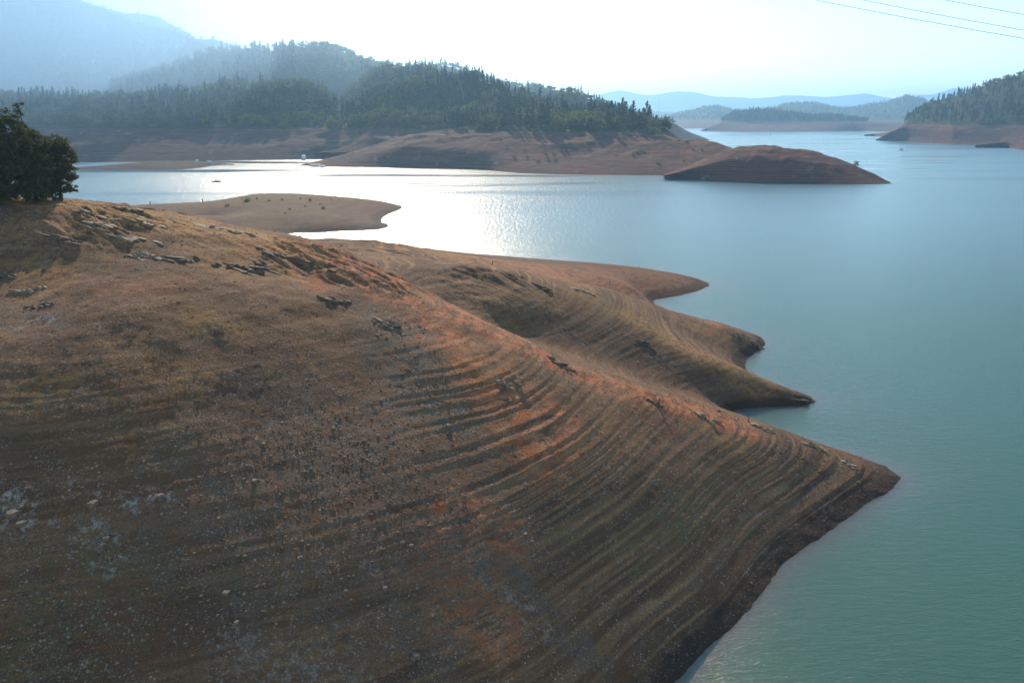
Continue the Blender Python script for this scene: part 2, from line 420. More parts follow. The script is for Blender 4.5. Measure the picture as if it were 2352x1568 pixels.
green = blob_mask(tx, ty, [([(560,452),(640,470),(650,490)], 40, 1), ([(500,460),(760,452)], 26, .9), ([(1540,1200),(1640,1100)], 4.5, .75), ([(1380,730),(1400,690)], 4, .5), ([(100,1330),(220,1340)], 4, .6),
 ([(40,1520),(200,1400)], 12, .5), ([(1200,1230),(1500,1180)], 3, .35), ([(1440,1280),(1560,1170)], 3.5, .5), ([(0,900),(100,960)], 8, .35), ([(1750,870),(1850,915)], 5, .6), ([(350,1040),(200,1010)],7,.3)])
umber = sstep(255, 330, ty) * .95
for nm, vals in (('umber', umber), ('red', red), ('dry', dry), ('grey', grey), ('pale', pale), ('green', green), ('bench', tread[used])):
    add_attr(ground, nm, vals)

# ------------------------------------------------------------------ water
th = np.linspace(math.radians(-75), math.radians(75), 420)
rr = np.concatenate([[.5, 20], np.exp(np.linspace(math.log(40), math.log(800), 420)), np.exp(np.linspace(math.log(830), math.log(23500), 64))])
TH, RR = np.meshgrid(th, rr)
wx = (np.sin(TH) * RR).ravel(); wy = (np.cos(TH) * RR).ravel()
wh = np.full(len(wx), -30.0)
nearm = (np.hypot(wx, wy) < 760)
wh[nearm] = base_height(wx[nearm], wy[nearm])
idx = np.arange(len(wx)).reshape(len(rr), len(th))
wq = np.stack([idx[:-1, :-1].ravel(), idx[:-1, 1:].ravel(), idx[1:, 1:].ravel(), idx[1:, :-1].ravel()], 1)
wq = wq[wh[wq].min(1) < 1.5]
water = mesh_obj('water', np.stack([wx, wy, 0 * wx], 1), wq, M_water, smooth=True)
add_attr(water, 'shallow', np.exp(-np.clip(-wh, 0, 50) / 1.9) * .85)
tag(water, kind='structure')

# ------------------------------------------------------------------ lofted hills
def row(kind, pts, cols):
    p = np.array(pts, float); us = p[:, 0]
    if kind == 'w':      # (u,v) on the water, z=0
        v = np.interp(cols, us, p[:, 1]); x, y, z = at_z(cols, v, 0.0); z = np.zeros_like(x)
    elif kind == 'v':    # (u,v,Y)
        v = np.interp(cols, us, p[:, 1]); Y = np.interp(cols, us, p[:, 2]); x, y, z = at_Y(cols, v, Y)
    elif kind == 't':    # crest given by its tree tops
        v = np.interp(cols, us, p[:, 1]); Y = np.interp(cols, us, p[:, 2]); x, y, z = at_Y(cols, v, Y); z = z - 11
    else:                # (u,z,Y)
        z = np.interp(cols, us, p[:, 1]); Y = np.interp(cols, us, p[:, 2]); x, y, z = at_Yz(cols, Y, z)
    return np.stack([x, y + 0 * x, z], 1)

HILLS = {}
def hill(name, u0, u1, rows, nu, nv, amp=6, wl=120, mat=None, seed=0, gully=.6):
    cols = np.linspace(u0, u1, nu)
    R = np.stack([row(k, p, cols) for k, p in rows], 0)      # rows x cols x 3
    n = len(R); ts = np.linspace(0, n - 1, nv)
    out = np.empty((nv, nu, 3))
    Rp = np.concatenate([2 * R[:1] - R[1:2], R, 2 * R[-1:] - R[-2:-1]], 0)
    for j, t in enumerate(ts):
        i = min(int(t), n - 2); f = t - i
        p0, p1, p2, p3 = Rp[i], Rp[i + 1], Rp[i + 2], Rp[i + 3]
        cr = .5 * ((2 * p1) + (-p0 + p2) * f + (2 * p0 - 5 * p1 + 4 * p2 - p3) * f * f + (-p0 + 3 * p1 - 3 * p2 + p3) * f ** 3)
        ln = p1 * (1 - f) + p2 * f
        out[j] = .55 * cr + .45 * ln
    x, y, z = out[..., 0].ravel(), out[..., 1].ravel(), out[..., 2].ravel()
    a = amp * sstep(0, 45, z)
    z = z + a * ((1 - gully) * fbm(x / wl, y / wl, seed, 5) + gully * ridged(x / wl, y / wl, seed + 5, 4) - .15)
    z = z + .05 * amp * sstep(0, 8, z) * fbm(x / 14, y / 14, seed + 9, 3)
    V = np.stack([x, y, z], 1)
    idx = np.arange(nu * nv).reshape(nv, nu)
    q = np.stack([idx[:-1, :-1].ravel(), idx[:-1, 1:].ravel(), idx[1:, 1:].ravel(), idx[1:, :-1].ravel()], 1)
    o = mesh_obj(name, V, q, mat or M_hill, smooth=True)
    tag(o, kind='structure')
    g = V.reshape(nv, nu, 3)
    add_attr(o, 'green', np.zeros(len(V)))
    return o, g

h_point, G_point = hill('hill', 685, 1685, [
 ('z', [(685,-8,1090),(1100,-8,1000),(1685,-8,900)]),
 ('w', [(685,380),(720,382),(800,384),(900,385),(1000,387),(1100,390),(1150,394),(1200,398),(1300,401),(1400,402),(1500,403),(1600,404),(1685,403)]),
 ('v', [(685,379.5,1145),(740,376,1150),(800,366,1160),(860,350,1150),(940,338,1130),(1060,338,1110),(1130,350,1080),(1180,357,1065),(1300,355,1050),(1400,352,1045),(1500,350,1040),(1560,352,1030),(1600,356,1000),(1640,370,960),(1685,385,930)]),
 ('v', [(685,379.5,1160),(740,372,1180),(780,357,1200),(820,345,1210),(860,332,1220),(900,319,1230),(940,308,1230),(1060,304,1200),(1180,305,1160),(1300,305,1140),(1400,305,1130),(1525,305,1120),(1560,319,1100),(1600,326,1060),(1640,329,1020),(1685,342,980)]),
 ('v', [(685,380,1200),(780,358,1260),(860,333,1290),(940,309,1310),(1060,300,1320),(1100,290,1320),(1180,278,1320),(1300,276,1310),(1400,275,1290),(1440,281,1270),(1480,294,1240),(1525,306,1200),(1560,321,1160),(1600,328,1100),(1685,344,1020)]),
 ('z', [(685,-8,1260),(860,0,1450),(1060,20,1600),(1400,0,1600),(1525,-8,1420),(1600,-8,1300),(1685,-8,1150)]),
], 560, 150, amp=8, wl=80, seed=3, gully=.8)
h_isl, G_isl = hill('island', 1524, 2052, [
 ('z', [(1524,-6,810),(1750,-8,780),(2052,-6,820)]),
 ('w', [(1524,404),(1560,410),(1640,416),(1750,422),(1850,423.5),(1950,424),(2030,423),(2052,422)]),
 ('v', [(1524,404,880),(1600,386,880),(1680,365,880),(1740,360,870),(1830,366,865),(1920,382,855),(1990,404,848),(2030,418,842),(2052,421.9,840)]),
 ('v', [(1524,402,930),(1560,388,940),(1600,372,950),(1640,355,950),(1680,341,950),(1700,336,950),(1740,332.5,950),(1780,335,940),(1830,344,930),(1880,351,915),(1920,362,900),(1970,384,880),(2010,400,865),(2035,414,850),(2052,421.8,842)]),
 ('z', [(1524,-6,1100),(1740,-6,1100),(1900,-6,1000),(2010,-6,890),(2052,-6,850)]),
], 330, 100, amp=8, wl=60, seed=12, mat=M_hillred, gully=.7)
h_back, G_back = hill('hill', 830, 1630, [
 ('z', [(830,-5,1500),(1300,-5,1850),(1500,-5,2250),(1630,-5,2400)]),
 ('z', [(830,45,1600),(1300,45,2000),(1480,45,2330),(1550,30,2420),(1600,12,2440),(1630,0,2420)]),
 ('t', [(830,150,1900),(893,152,1950),(924,147,1980),(958,147,2000),(999,143,2020),(1034,142,2050),(1054,148,2060),(1081,152,2080),(1105,166,2100),(1140,176,2110),(1187,188,2150),(1235,190,2180),(1273,197,2200),(1314,201,2230),(1348,214,2260),(1379,227,2280),(1410,241,2320),(1430,249,2350),(1481,262,2420),(1512,268,2450),(1550,276,2500),(1568,288,2500),(1594,299,2500),(1630,312,2460)]),
 ('z', [(830,-5,2500),(1300,-5,2700),(1500,-5,2850),(1630,-5,2600)]),
], 300, 70, amp=10, wl=150, seed=21)
h_mid, G_mid = hill('hill', 730, 1480, [
 ('z', [(730,10,1340),(1100,20,1250),(1480,10,1250)]),
 ('v', [(730,315,1450),(850,300,1400),(950,296,1370),(1100,285,1380),(1250,280,1400),(1400,285,1400),(1480,295,1400)]),
 ('t', [(730,300,1600),(800,250,1600),(850,215,1620),(950,215,1560),(1050,225,1520),(1150,232,1500),(1300,250,1500),(1480,290,1480)]),
 ('t', [(730,290,1750),(800,220,1750),(850,165,1750),(893,154,1740),(951,158,1720),(1006,167,1700),(1054,175,1690),(1095,167,1680),(1133,174,1660),(1170,190,1640),(1204,203,1630),(1259,225,1600),(1330,246,1580),(1480,290,1550)]),
 ('z', [(730,10,2100),(1200,10,1950),(1480,10,1800)]),
], 320, 100, amp=22, wl=150, seed=31, gully=.8)
h_left, G_left = hill('hill', -260, 870, [
 ('w', [(-260,378),(171,373),(284,372),(478,369.5),(700,366.5),(745,365),(870,365)]),
 ('v', [(-260,345,1330),(171,345,1330),(393,334,1350),(547,332,1360),(740,335,1360),(870,345,1360)]),
 ('v', [(-260,318,1430),(171,315,1430),(300,310,1440),(393,305,1450),(547,303,1450),(740,303,1440),(870,308,1430)]),
 ('t', [(-260,240,1560),(300,235,1570),(403,225,1580),(513,225,1580),(632,220,1570),(700,225,1560),(760,260,1540),(804,285,1520),(870,305,1500)]),
 ('t', [(-260,215,1760),(150,212,1750),(300,205,1750),(403,190,1740),(513,180,1730),(632,178,1720),(677,180,1700),(735,200,1680),(769,232,1660),(804,262,1640),(870,300,1600)]),
 ('z', [(-260,20,2100),(870,20,1900)]),
], 380, 110, amp=20, wl=170, seed=41, gully=.75)
h_ridge, G_ridge = hill('hill', 250, 980, [
 ('z', [(250,20,1750),(980,20,1750)]),
 ('t', [(250,210,1900),(478,170,1900),(735,160,1900),(850,170,1900),(980,200,1900)]),
 ('t', [(250,190,2150),(400,140,2150),(478,112,2150),(533,108,2150),(581,106,2150),(625,109,2150),(636,101,2150),(670,98,2150),(700,107,2150),(735,101,2150),(766,106,2150),(804,122,2150),(818,133,2150),(849,141,2150),(893,150,2150),(980,185,2150)]),
 ('z', [(250,10,2600),(980,10,2600)]),
], 280, 70, amp=14, wl=170, seed=51)
h_k2, G_k2 = hill('mountain', -420, 600, [
 ('z', [(-420,10,2000),(600,10,2000)]),
 ('v', [(-420,160,2500),(0,160,2500),(300,170,2500),(478,190,2500),(600,215,2500)]),
 ('t', [(-420,-170,3300),(0,-75,3300),(100,-30,3300),(160,-4,3300),(191,8,3300),(219,20,3300),(256,37,3300),(290,51,3300),(325,63,3300),(352,69,3300),(376,67,3300),(407,71,3300),(427,82,3300),(455,94,3300),(478,107,3300),(600,160,3300)]),
 ('z', [(-420,10,4000),(600,10,4000)]),
], 260, 80, amp=30, wl=380, seed=61, gully=.7)
h_k1, G_k1 = hill('mountain', 60, 700, [
 ('z', [(60,10,4300),(700,10,4300)]),
 ('v', [(60,-50,5300),(191,0,5300),(222,10,5300),(256,20,5300),(284,29,5300),(311,28,5300),(352,35,5300),(383,50,5300),(410,64,5300),(431,74,5300),(451,89,5300),(492,91,5300),(520,101,5300),(554,108,5300),(700,150,5300)]),
 ('z', [(60,10,6200),(700,10,6200)]),
], 200, 40, amp=14, wl=400, seed=71)
h_right, G_right = hill('hill', 2012, 2800, [
 ('z', [(2012,-6,2100),(2200,-6,1900),(2352,-6,1750),(2800,-6,1500)]),
 ('w', [(2012,321),(2060,324),(2114,327),(2187,331),(2296,334),(2352,337),(2800,345)]),
 ('v', [(2012,320.8,2420),(2040,308,2380),(2085,289,2350),(2187,288,2180),(2257,286,2140),(2352,288,2080),(2800,288,1900)]),
 ('t', [(2012,313,2450),(2045,303,2430),(2075,278,2420),(2092,256,2500),(2136,234,2550),(2187,219,2600),(2234,201,2650),(2275,184,2700),(2326,170,2700),(2352,160,2700),(2500,110,2700),(2800,60,2700)]),
 ('z', [(2012,-6,2600),(2100,-6,3000),(2800,-6,3400)]),
], 300, 100, amp=14, wl=170, seed=81)
h_r2, G_r2 = hill('hill', 1985, 2150, [
 ('w', [(1985,310.3),(2040,316),(2150,318)]),
 ('v', [(1985,310,3000),(2040,303,3000),(2080,297,3000),(2150,290,3000)]),
 ('z', [(1985,-6,3100),(2150,-6,3300)]),
], 60, 24, amp=4, wl=90, seed=85)
h_r3, G_r3 = hill('shore_bank', 2240, 2800, [
 ('w', [(2240,334.5),(2296,337),(2330,341),(2352,345),(2500,360),(2800,380)]),
 ('v', [(2240,334,1850),(2296,328,1850),(2352,324,1850),(2500,318,1800),(2800,310,1800)]),
 ('z', [(2240,-6,1950),(2800,-6,2100)]),
], 120, 30, amp=3, wl=80, seed=87, mat=M_hillred)
h_D, G_D = hill('hill', 1608, 2160, [
 ('w', [(1608,300.6),(1700,302.6),(1810,303),(1900,302),(1960,301),(2013,302),(2160,304)]),
 ('v', [(1608,300.3,4150),(1654,283,4150),(1750,283,4150),(1850,284,4150),(2000,285,4150),(2160,287,4150)]),
 ('t', [(1608,297,4300),(1650,280,4300),(1654,276,4400),(1683,256,4400),(1701,252,4400),(1749,250,4400),(1820,257,4400),(1860,262,4400),(1930,266,4400),(2005,275,4400),(2160,284,4400)]),
 ('z', [(1608,-6,4700),(2160,-6,4700)]),
], 220, 40, amp=8, wl=200, seed=91)
h_E, G_E = hill('hill', 1620, 2400, [
 ('z', [(1620,-6,5600),(2400,-6,5600)]),
 ('t', [(1620,272,7000),(1720,252,7000),(1749,246,7000),(1785,241,7000),(1800,233,7000),(1840,231,7000),(1880,232,7000),(1906,239,7000),(1938,244,7000),(1968,243,7000),(2004,235,7000),(2041,231,7000),(2077,217,7000),(2092,217,7000),(2114,224,7000),(2139,232,7000),(2400,250,7000)]),
 ('z', [(1620,-6,7800),(2400,-6,7800)]),
], 220, 40, amp=14, wl=300, seed=95)
h_C, G_C = hill('hill', 1440, 1760, [
 ('w', [(1440,295),(1573,295.5),(1760,296)]),
 ('t', [(1440,288,7600),(1515,273,7600),(1544,263,7600),(1566,256,7600),(1592,252,7600),(1617,242,7600),(1650,241,7600),(1676,248,7600),(1760,268,7600)]),
 ('z', [(1440,-6,8600),(1760,-6,8600)]),
], 120, 30, amp=10, wl=300, seed=97)
hill('mountain', 1300, 1800, [
 ('z', [(1300,-6,10000),(1800,-6,10000)]),
 ('v', [(1300,240,11500),(1433,246,11500),(1475,249,11500),(1500,255,11500),(1540,257,11500),(1640,262,11500),(1800,266,11500)]),
 ('z', [(1300,-6,13000),(1800,-6,13000)]),
], 120, 20, amp=10, wl=500, seed=101)
hill('mountain', 1150, 2800, [
 ('z', [(1150,-6,18500),(2800,-6,18500)]),
 ('v', [(1150,225,20500),(1362,219,20500),(1400,212,20500),(1420,207,20500),(1464,215,20500),(1493,219,20500),(1555,209,20500),(1592,210,20500),(1639,222,20500),(1727,225,20500),(1803,219,20500),(1840,219,20500),(1891,223,20500),(1938,220,20500),(1986,214,20500),(2022,221,20500),(2055,227,20500),(2106,218,20500),(2143,217,20500),(2187,202,20500),(2212,200,20500),(2300,205,20500),(2800,210,20500)]),
 ('z', [(1150,-6,22500),(2800,-6,22500)]),
], 300, 24, amp=40, wl=900, seed=103)
# low grassy spit on the left, in front of the far bank
h_spit, G_spit = hill('spit', -220, 532, [
 ('z', [(-220,-5,1050),(532,-5,1120)]),
 ('w', [(-220,395),(191,390.5),(308,391),(410,390),(440,388),(472,384),(502,378.5),(532,377)]),
 ('v', [(-220,385,1120),(183,384,1110),(273,377.5,1140),(342,370,1170),(410,368.3,1190),(455,369.5,1200),(485,373,1200),(532,376.2,1190)]),
 ('z', [(-220,-5,1180),(308,-5,1200),(532,-5,1235)]),
], 200, 36, amp=.5, wl=60, seed=111)
a = h_spit.data.attributes['green']; z = G_spit[..., 2].ravel()
a.data.foreach_set('value', (sstep(2.2, 4.0, z) * .9).astype(np.float32))

# ------------------------------------------------------------------ trees
def leaf_quads(P, size, r, flat=0.0):
    """one randomly turned quad per point"""
    n = len(P)
    a = r.normal(size=(n, 3)); a /= np.linalg.norm(a, axis=1)[:, None]
    b = r.normal(size=(n, 3)); b -= (a * b).sum(1)[:, None] * a; b /= np.linalg.norm(b, axis=1)[:, None]
    s = (size * r.uniform(.6, 1.35, n))[:, None]
    V = np.stack([P - a * s, P - b * s * .75, P + a * s, P + b * s * .75], 1).reshape(-1, 3)
    Fq = np.arange(4 * n).reshape(n, 4)
    return V, Fq

def tube(pts, rad, seg=6):
    pts = np.array(pts, float); n = len(pts); V = []
    for i in range(n):
        d = pts[min(i + 1, n - 1)] - pts[max(i - 1, 0)]; d /= np.linalg.norm(d) + 1e-9
        up = np.array([0, 0, 1.]) if abs(d[2]) < .9 else np.array([1., 0, 0])
        s = np.cross(d, up); s /= np.linalg.norm(s); q = np.cross(s, d)
        for k in range(seg):
            an = 2 * math.pi * k / seg
            V.append(pts[i] + rad[i] * (math.cos(an) * s + math.sin(an) * q))
    Fc = [[i * seg + k, i * seg + (k + 1) % seg, (i + 1) * seg + (k + 1) % seg, (i + 1) * seg + k] for i in range(n - 1) for k in range(seg)]
    Fc.append([k for k in range(seg)][::-1]); Fc.append([(n - 1) * seg + k for k in range(seg)])
    return V, Fc
class MB:
    def __init__(s): s.v = []; s.f = []
    def add(s, V, Fc):
        o = len(s.v); s.v += [list(map(float, p)) for p in V]; s.f += [[o + int(i) for i in f] for f in Fc]; return s
    def tube(s, pts, rad, seg=6):
        if not hasattr(rad, '__len__'): rad = [rad] * len(pts)
        return s.add(*tube(pts, rad, seg))
    def box(s, c, d, taper=1.0, rz=0):
        x, y, z = c; a, b, h = d[0] / 2, d[1] / 2, d[2] / 2
        V = []
        for sz, k in ((-1, 1), (1, taper)):
            for sx, sy in ((-1, -1), (1, -1), (1, 1), (-1, 1)):
                px, py = sx * a * k, sy * b * k
                V.append((x + px * math.cos(rz) - py * math.sin(rz), y + px * math.sin(rz) + py * math.cos(rz), z + sz * h))
        return s.add(V, [[3, 2, 1, 0], [4, 5, 6, 7], [0, 1, 5, 4], [1, 2, 6, 5], [2, 3, 7, 6], [3, 0, 4, 7]])
    def build(s, name, mat, parent=None, smooth=False, link=True):
        return mesh_obj(name, np.array(s.v), s.f, mat, smooth, parent, link)

def oak_crown(r, h, w, nleaf, size, lobes=7):
    cs = []
    for i in range(lobes):
        an = r.uniform(0, 2 * math.pi); rad = w * .5 * math.sqrt(r.uniform(0, 1)) * .75
        zz = h * (.38 + .50 * r.uniform(0, 1)) - rad * .25
        cs.append((rad * math.cos(an), rad * math.sin(an), zz, w * r.uniform(.20, .34)))
    cs.append((0, 0, h * .80, w * .26))
    P = []
    per = nleaf // len(cs) + 1
    for cx, cy, cz, R in cs:
        d = r.normal(size=(per, 3)); d /= np.linalg.norm(d, axis=1)[:, None]
        rr_ = R * (r.uniform(.35, 1, per) ** .5)[:, None]
        q = d * rr_ * np.array([1, 1, .8]) + np.array([cx, cy, cz]); P.append(q)
    P = np.concatenate(P)[:nleaf]
    return leaf_quads(P, size, r), P
def pine_crown(r, h, w, nleaf, size):
    z = h * (.16 + .84 * r.uniform(0, 1, nleaf) ** .85)
    k = (z / h - .16) / .84
    prof = (1 - k) ** .62 * (.72 + .28 * np.sin(k * 34 + r.uniform(0, 6)))
    an = r.uniform(0, 2 * math.pi, nleaf)
    lump = 1 + .35 * np.sin(an * 3 + z * .9 + r.uniform(0, 6))
    rad = w * .5 * prof * lump * r.uniform(.25, 1, nleaf) ** .5
    P = np.stack([rad * np.cos(an), rad * np.sin(an), z - rad * .18], 1)
    return leaf_quads(P, size, r), P

def tree_variant(kind, seed, nleaf, size, h, w):
    r = np.random.default_rng(seed)
    (V, Fq), P = (oak_crown if kind == 'oak' else pine_crown)(r, h, w, nleaf, size)
    tint = np.repeat(r.uniform(0, .35, len(Fq)) , 4)
    return V, Fq, tint

OAKS = [tree_variant('oak', 100 + i, 230, .85, 11 + i % 3, 11 + (i * 5) % 4) for i in range(6)]
PINES = [tree_variant('pine', 200 + i, 210, .75, 20 + (i * 3) % 6, 8.5 + i % 3) for i in range(6)]
FAR = [tree_variant('pine', 300 + i, 26, 2.1, 17, 8) for i in range(4)] + [tree_variant('oak', 320 + i, 22, 2.6, 11, 12, ) for i in range(3)]
MIDO = [tree_variant('oak', 340 + i, 90, 1.35, 11 + i % 3, 12) for i in range(5)]
MIDP = [tree_variant('pine', 360 + i, 90, 1.25, 18 + i * 2 % 5, 8.5) for i in range(5)]

def proto_tree(kind, i):
    V, Fq, tint = (OAKS if kind == 'oak' else PINES)[i]
    cr = mesh_obj('crown', V, Fq, M_oak if kind == 'oak' else M_pine, link=False)
    add_attr(cr, 'tint', tint)
    h = V[:, 2].max()
    m = MB()
    if kind == 'oak':
        m.tube([(0, 0, -1), (.1, 0, h * .25), (0, .15, h * .5)], [.38, .30, .15])
        for k in range(4):
            an = k * 1.6 + i; m.tube([(0.05, .05, h * .3), (math.cos(an) * 2.6, math.sin(an) * 2.6, h * .62)], [.17, .07], 4)
    else:
        m.tube([(0, 0, -1), (0, 0, h * .5), (0, 0, h * .98)], [.34, .2, .03])
    tr = m.build('trunk', M_bark, link=False)
    return cr.data, tr.data
TP = {('oak', i): proto_tree('oak', i) for i in range(6)}
TP.update({('pine', i): proto_tree('pine', i) for i in range(6)})

def place_tree(kind, var, p, s, rz, label, group=None, sz=None):
    cd, td = TP[(kind, var)]
    e = empty('oak_tree' if kind == 'oak' else 'pine_tree', (float(p[0]), float(p[1]), float(p[2]) - .3), rz)
    e.scale = (s * (1.2 if kind == 'pine' else 1), s * (1.2 if kind == 'pine' else 1), sz or s)
    for nm, d in (('crown', cd), ('trunk', td)):
        o = bpy.data.objects.new(nm, d); COL.objects.link(o); o.parent = e
    tag(e, label, 'tree', group)
    return e

def sample(G, n, zmin, r, umax=None, rowlo=0.0, rowhi=1.0):
    nv, nu, _ = G.shape
    A = G[:-1, :-1]; B = G[:-1, 1:]; Cc = G[1:, :-1]
    ar = np.linalg.norm(np.cross((B - A)[..., :], (Cc - A)[..., :]), axis=-1)
    lo, hi = int(rowlo * (nv - 1)), int(rowhi * (nv - 1))
    w = np.zeros_like(ar); w[lo:hi] = ar[lo:hi]
    w[A[..., 2] < zmin] = 0
    w = w.ravel() / w.sum()
    k = r.choice(len(w), n, p=w); i, j = k // (nu - 1), k % (nu - 1)
    fu, fv = r.uniform(size=(2, n))[..., None]
    P = G[i, j] * (1 - fu) * (1 - fv) + G[i, j + 1] * fu * (1 - fv) + G[i + 1, j] * (1 - fu) * fv + G[i + 1, j + 1] * fu * fv
    return P

def bake(name, variants, P, S, mat, label_kind='stuff'):
    r = np.random.default_rng(len(P))
    var = r.integers(0, len(variants), len(P)); rot = r.uniform(0, 2 * math.pi, len(P))
    VV = []; FF = []; TT = []; off = 0
    for vi, (V, Fq, t) in enumerate(variants):
        k = np.nonzero(var == vi)[0]
        if len(k) == 0: continue
        c, s = np.cos(rot[k])[:, None], np.sin(rot[k])[:, None]
        sc_ = S[k][:, None]; st = sc_ * r.uniform(.8, 1.25, len(k))[:, None]
        X = (V[:, 0] * c - V[:, 1] * s) * sc_ + P[k, 0:1]
        Y = (V[:, 0] * s + V[:, 1] * c) * sc_ + P[k, 1:2]
        Z = V[:, 2] * st + P[k, 2:3] - .5
        VV.append(np.stack([X, Y, Z], -1).reshape(-1, 3))
        FF.append((Fq[None] + (np.arange(len(k)) * len(V))[:, None, None] + off).reshape(-1, 4)); off += len(k) * len(V)
        TT.append((t[None] + r.uniform(0, .75, len(k))[:, None]).ravel())
    o = mesh_obj(name, np.concatenate(VV), np.concatenate(FF), mat)
    add_attr(o, 'tint', np.concatenate(TT))
    return o

rt = np.random.default_rng(5)
# candidates on the nearer hills: [points, share of conifers, label bits]
def clump(P, s, seed, share):
    return (fbm(P[:, 0] / s, P[:, 1] / s, seed, 3) + rt.uniform(-.25, .25, len(P))) > (.5 - share)
def pick(G, n, zmin, lo, hi, coni, seed):
    P = sample(G, n, zmin, rt, rowlo=lo, rowhi=hi)
    c = clump(P, 90, seed, coni)
    return P[c], P[~c]
areas = [
 ('on the wooded point', pick(G_point, 560, 48, .5, 1.0, .55, 1)),
 ('on the green slope behind the wooded point', pick(G_mid, 2500, 49, 0, 1, .30, 2)),
 ('on the rounded hill left of the bay', pick(G_left, 2600, 47, 0, 1, .22, 3)),
 ('on the steep hill at the right edge', pick(G_right, 2600, 48, 0, 1, .85, 4)),
]
rest_p, rest_o = [], []
quota = {0: (80, 110), 1: (80, 100), 2: (50, 100), 3: (60, 0)}
for ai, (where, (Pp, Po)) in enumerate(areas):
    for kind, P, q, rest in (('pine', Pp, quota[ai][0], rest_p), ('oak', Po, quota[ai][1], rest_o)):
        uu, vv = project(P[:, 0], P[:, 1], P[:, 2])
        inside = (uu > 0) & (uu < 2352)
        order = np.argsort(np.where(inside, P[:, 1], 1e9))
        sel, oth = order[:q], order[q:]
        rest.append(P[oth])
        for i in sel:
            if not inside[i]: continue
            lab = ('dark pointed conifer ' if kind == 'pine' else 'round broad-crowned green tree ') + where
            s = rt.uniform(.9, 1.5) if kind == 'pine' else rt.uniform(.9, 1.45)
            place_tree(kind, int(rt.integers(0, 6)), P[i], s, rt.uniform(0, 6.28), lab,
                       ('conifers ' if kind == 'pine' else 'round trees ') + where, sz=s * rt.uniform(.85, 1.2))
Pb = sample(G_back, 2200, 47, rt); Pr = sample(G_ridge, 2600, 45, rt)
cb = clump(Pb, 120, 8, .3); cr_ = clump(Pr, 120, 9, .35)
rest_p += [Pb[cb], Pr[cr_]]; rest_o += [Pb[~cb], Pr[~cr_]]
Rp = np.concatenate(rest_p); Ro = np.concatenate(rest_o)
tag(bake('conifer_forest', MIDP, Rp, rt.uniform(.6, 1.15, len(Rp)), M_pine), 'dark conifers massed over the wooded hills beyond the lake', 'forest', kind='stuff')
tag(bake('broadleaf_forest', MIDO, Ro, rt.uniform(.7, 1.25, len(Ro)), M_oak), 'round green broadleaf trees massed over the hills beyond the lake', 'forest', kind='stuff')
Pf = np.concatenate([sample(G_k2, 9000, 40, rt, rowhi=.8), sample(G_D, 1500, 46, rt), sample(G_E, 2500, 46, rt), sample(G_C, 1200, 46, rt), sample(G_k1, 2500, 100, rt, rowhi=.7)])
tag(bake('far_forest', FAR, Pf, rt.uniform(.8, 1.35, len(Pf)), M_pine), 'hazy forest covering the distant hills and the tall mountain', 'forest', kind='stuff')

def ground_on(G, u, tgt_row):
    """point on a lofted hill at column u, fractional row"""
    nv, nu, _ = G.shape
    P = G[int(tgt_row * (nv - 1))]; uu, vv = project(P[:, 0], P[:, 1], P[:, 2])
    return P[int(np.argmin(abs(uu - u)))]
# single trees that stand out
for u, rowf, kind, var, s, sz, lab in [
 (1384, .72, 'pine', 1, 1.25, 1.25, 'left one of the twin tall pines rising above the wooded point'),
 (1398, .72, 'pine', 4, 1.3, 1.3, 'right one of the twin tall pines rising above the wooded point'),
 (1449, .70, 'pine', 2, 1.1, 1.05, 'tall pine on the falling end of the wooded point, right of the twin pines'),
 (1521, .60, 'pine', 3, 1.0, .72, 'stout dark conifer standing last at the right end of the wooded point'),
 (1510, .60, 'oak', 2, .8, .8, 'bushy dark tree just left of the last conifer on the point'),
 (1496, .61, 'oak', 3, .85, .9, 'bushy dark tree second from the right end of the point'),
 (1303, .70, 'pine', 5, 1.1, 1.15, 'tall pine rising mid-way along the wooded point'),
 (1180, .70, 'pine', 0, 1.1, 1.1, 'tall pine at the left end of the dark stand on the point'),
 (1072, .63, 'oak', 0, 1.0, .85, 'light green round bush-like tree at the left foot of the point stand'),
 (1100, .64, 'oak', 4, 1.1, .85, 'second light green round tree at the left foot of the point stand')]:
    place_tree(kind, var, ground_on(G_point, u, rowf), s, u * .7, lab, sz=sz)
nvb = G_back.shape[0]
for u, kind, var, s, lab in [(1134, 'pine', 2, .95, 'lone sparse tree on the skyline of the ridge, left of a smaller one'), (1141, 'pine', 1, .6, 'small tree beside the lone sparse tree on the ridge skyline'),
 (1186, 'pine', 3, .9, 'skyline tree on the ridge above the middle of the wooded point'), (1213, 'pine', 0, .95, 'broad skyline tree on the ridge above the tall dark pines'),
 (1095, 'oak', 1, 1.0, 'round skyline oak on the ridge at the end of the tree row'), (1419, 'pine', 4, 1.0, 'skyline conifer low on the ridge just right of the twin pines'),
 (1470, 'oak', 2, 1.2, 'round skyline oak low on the ridge behind the end of the point')]:
    place_tree(kind, var, ground_on(G_back, u, .667), s, u * .3, lab)

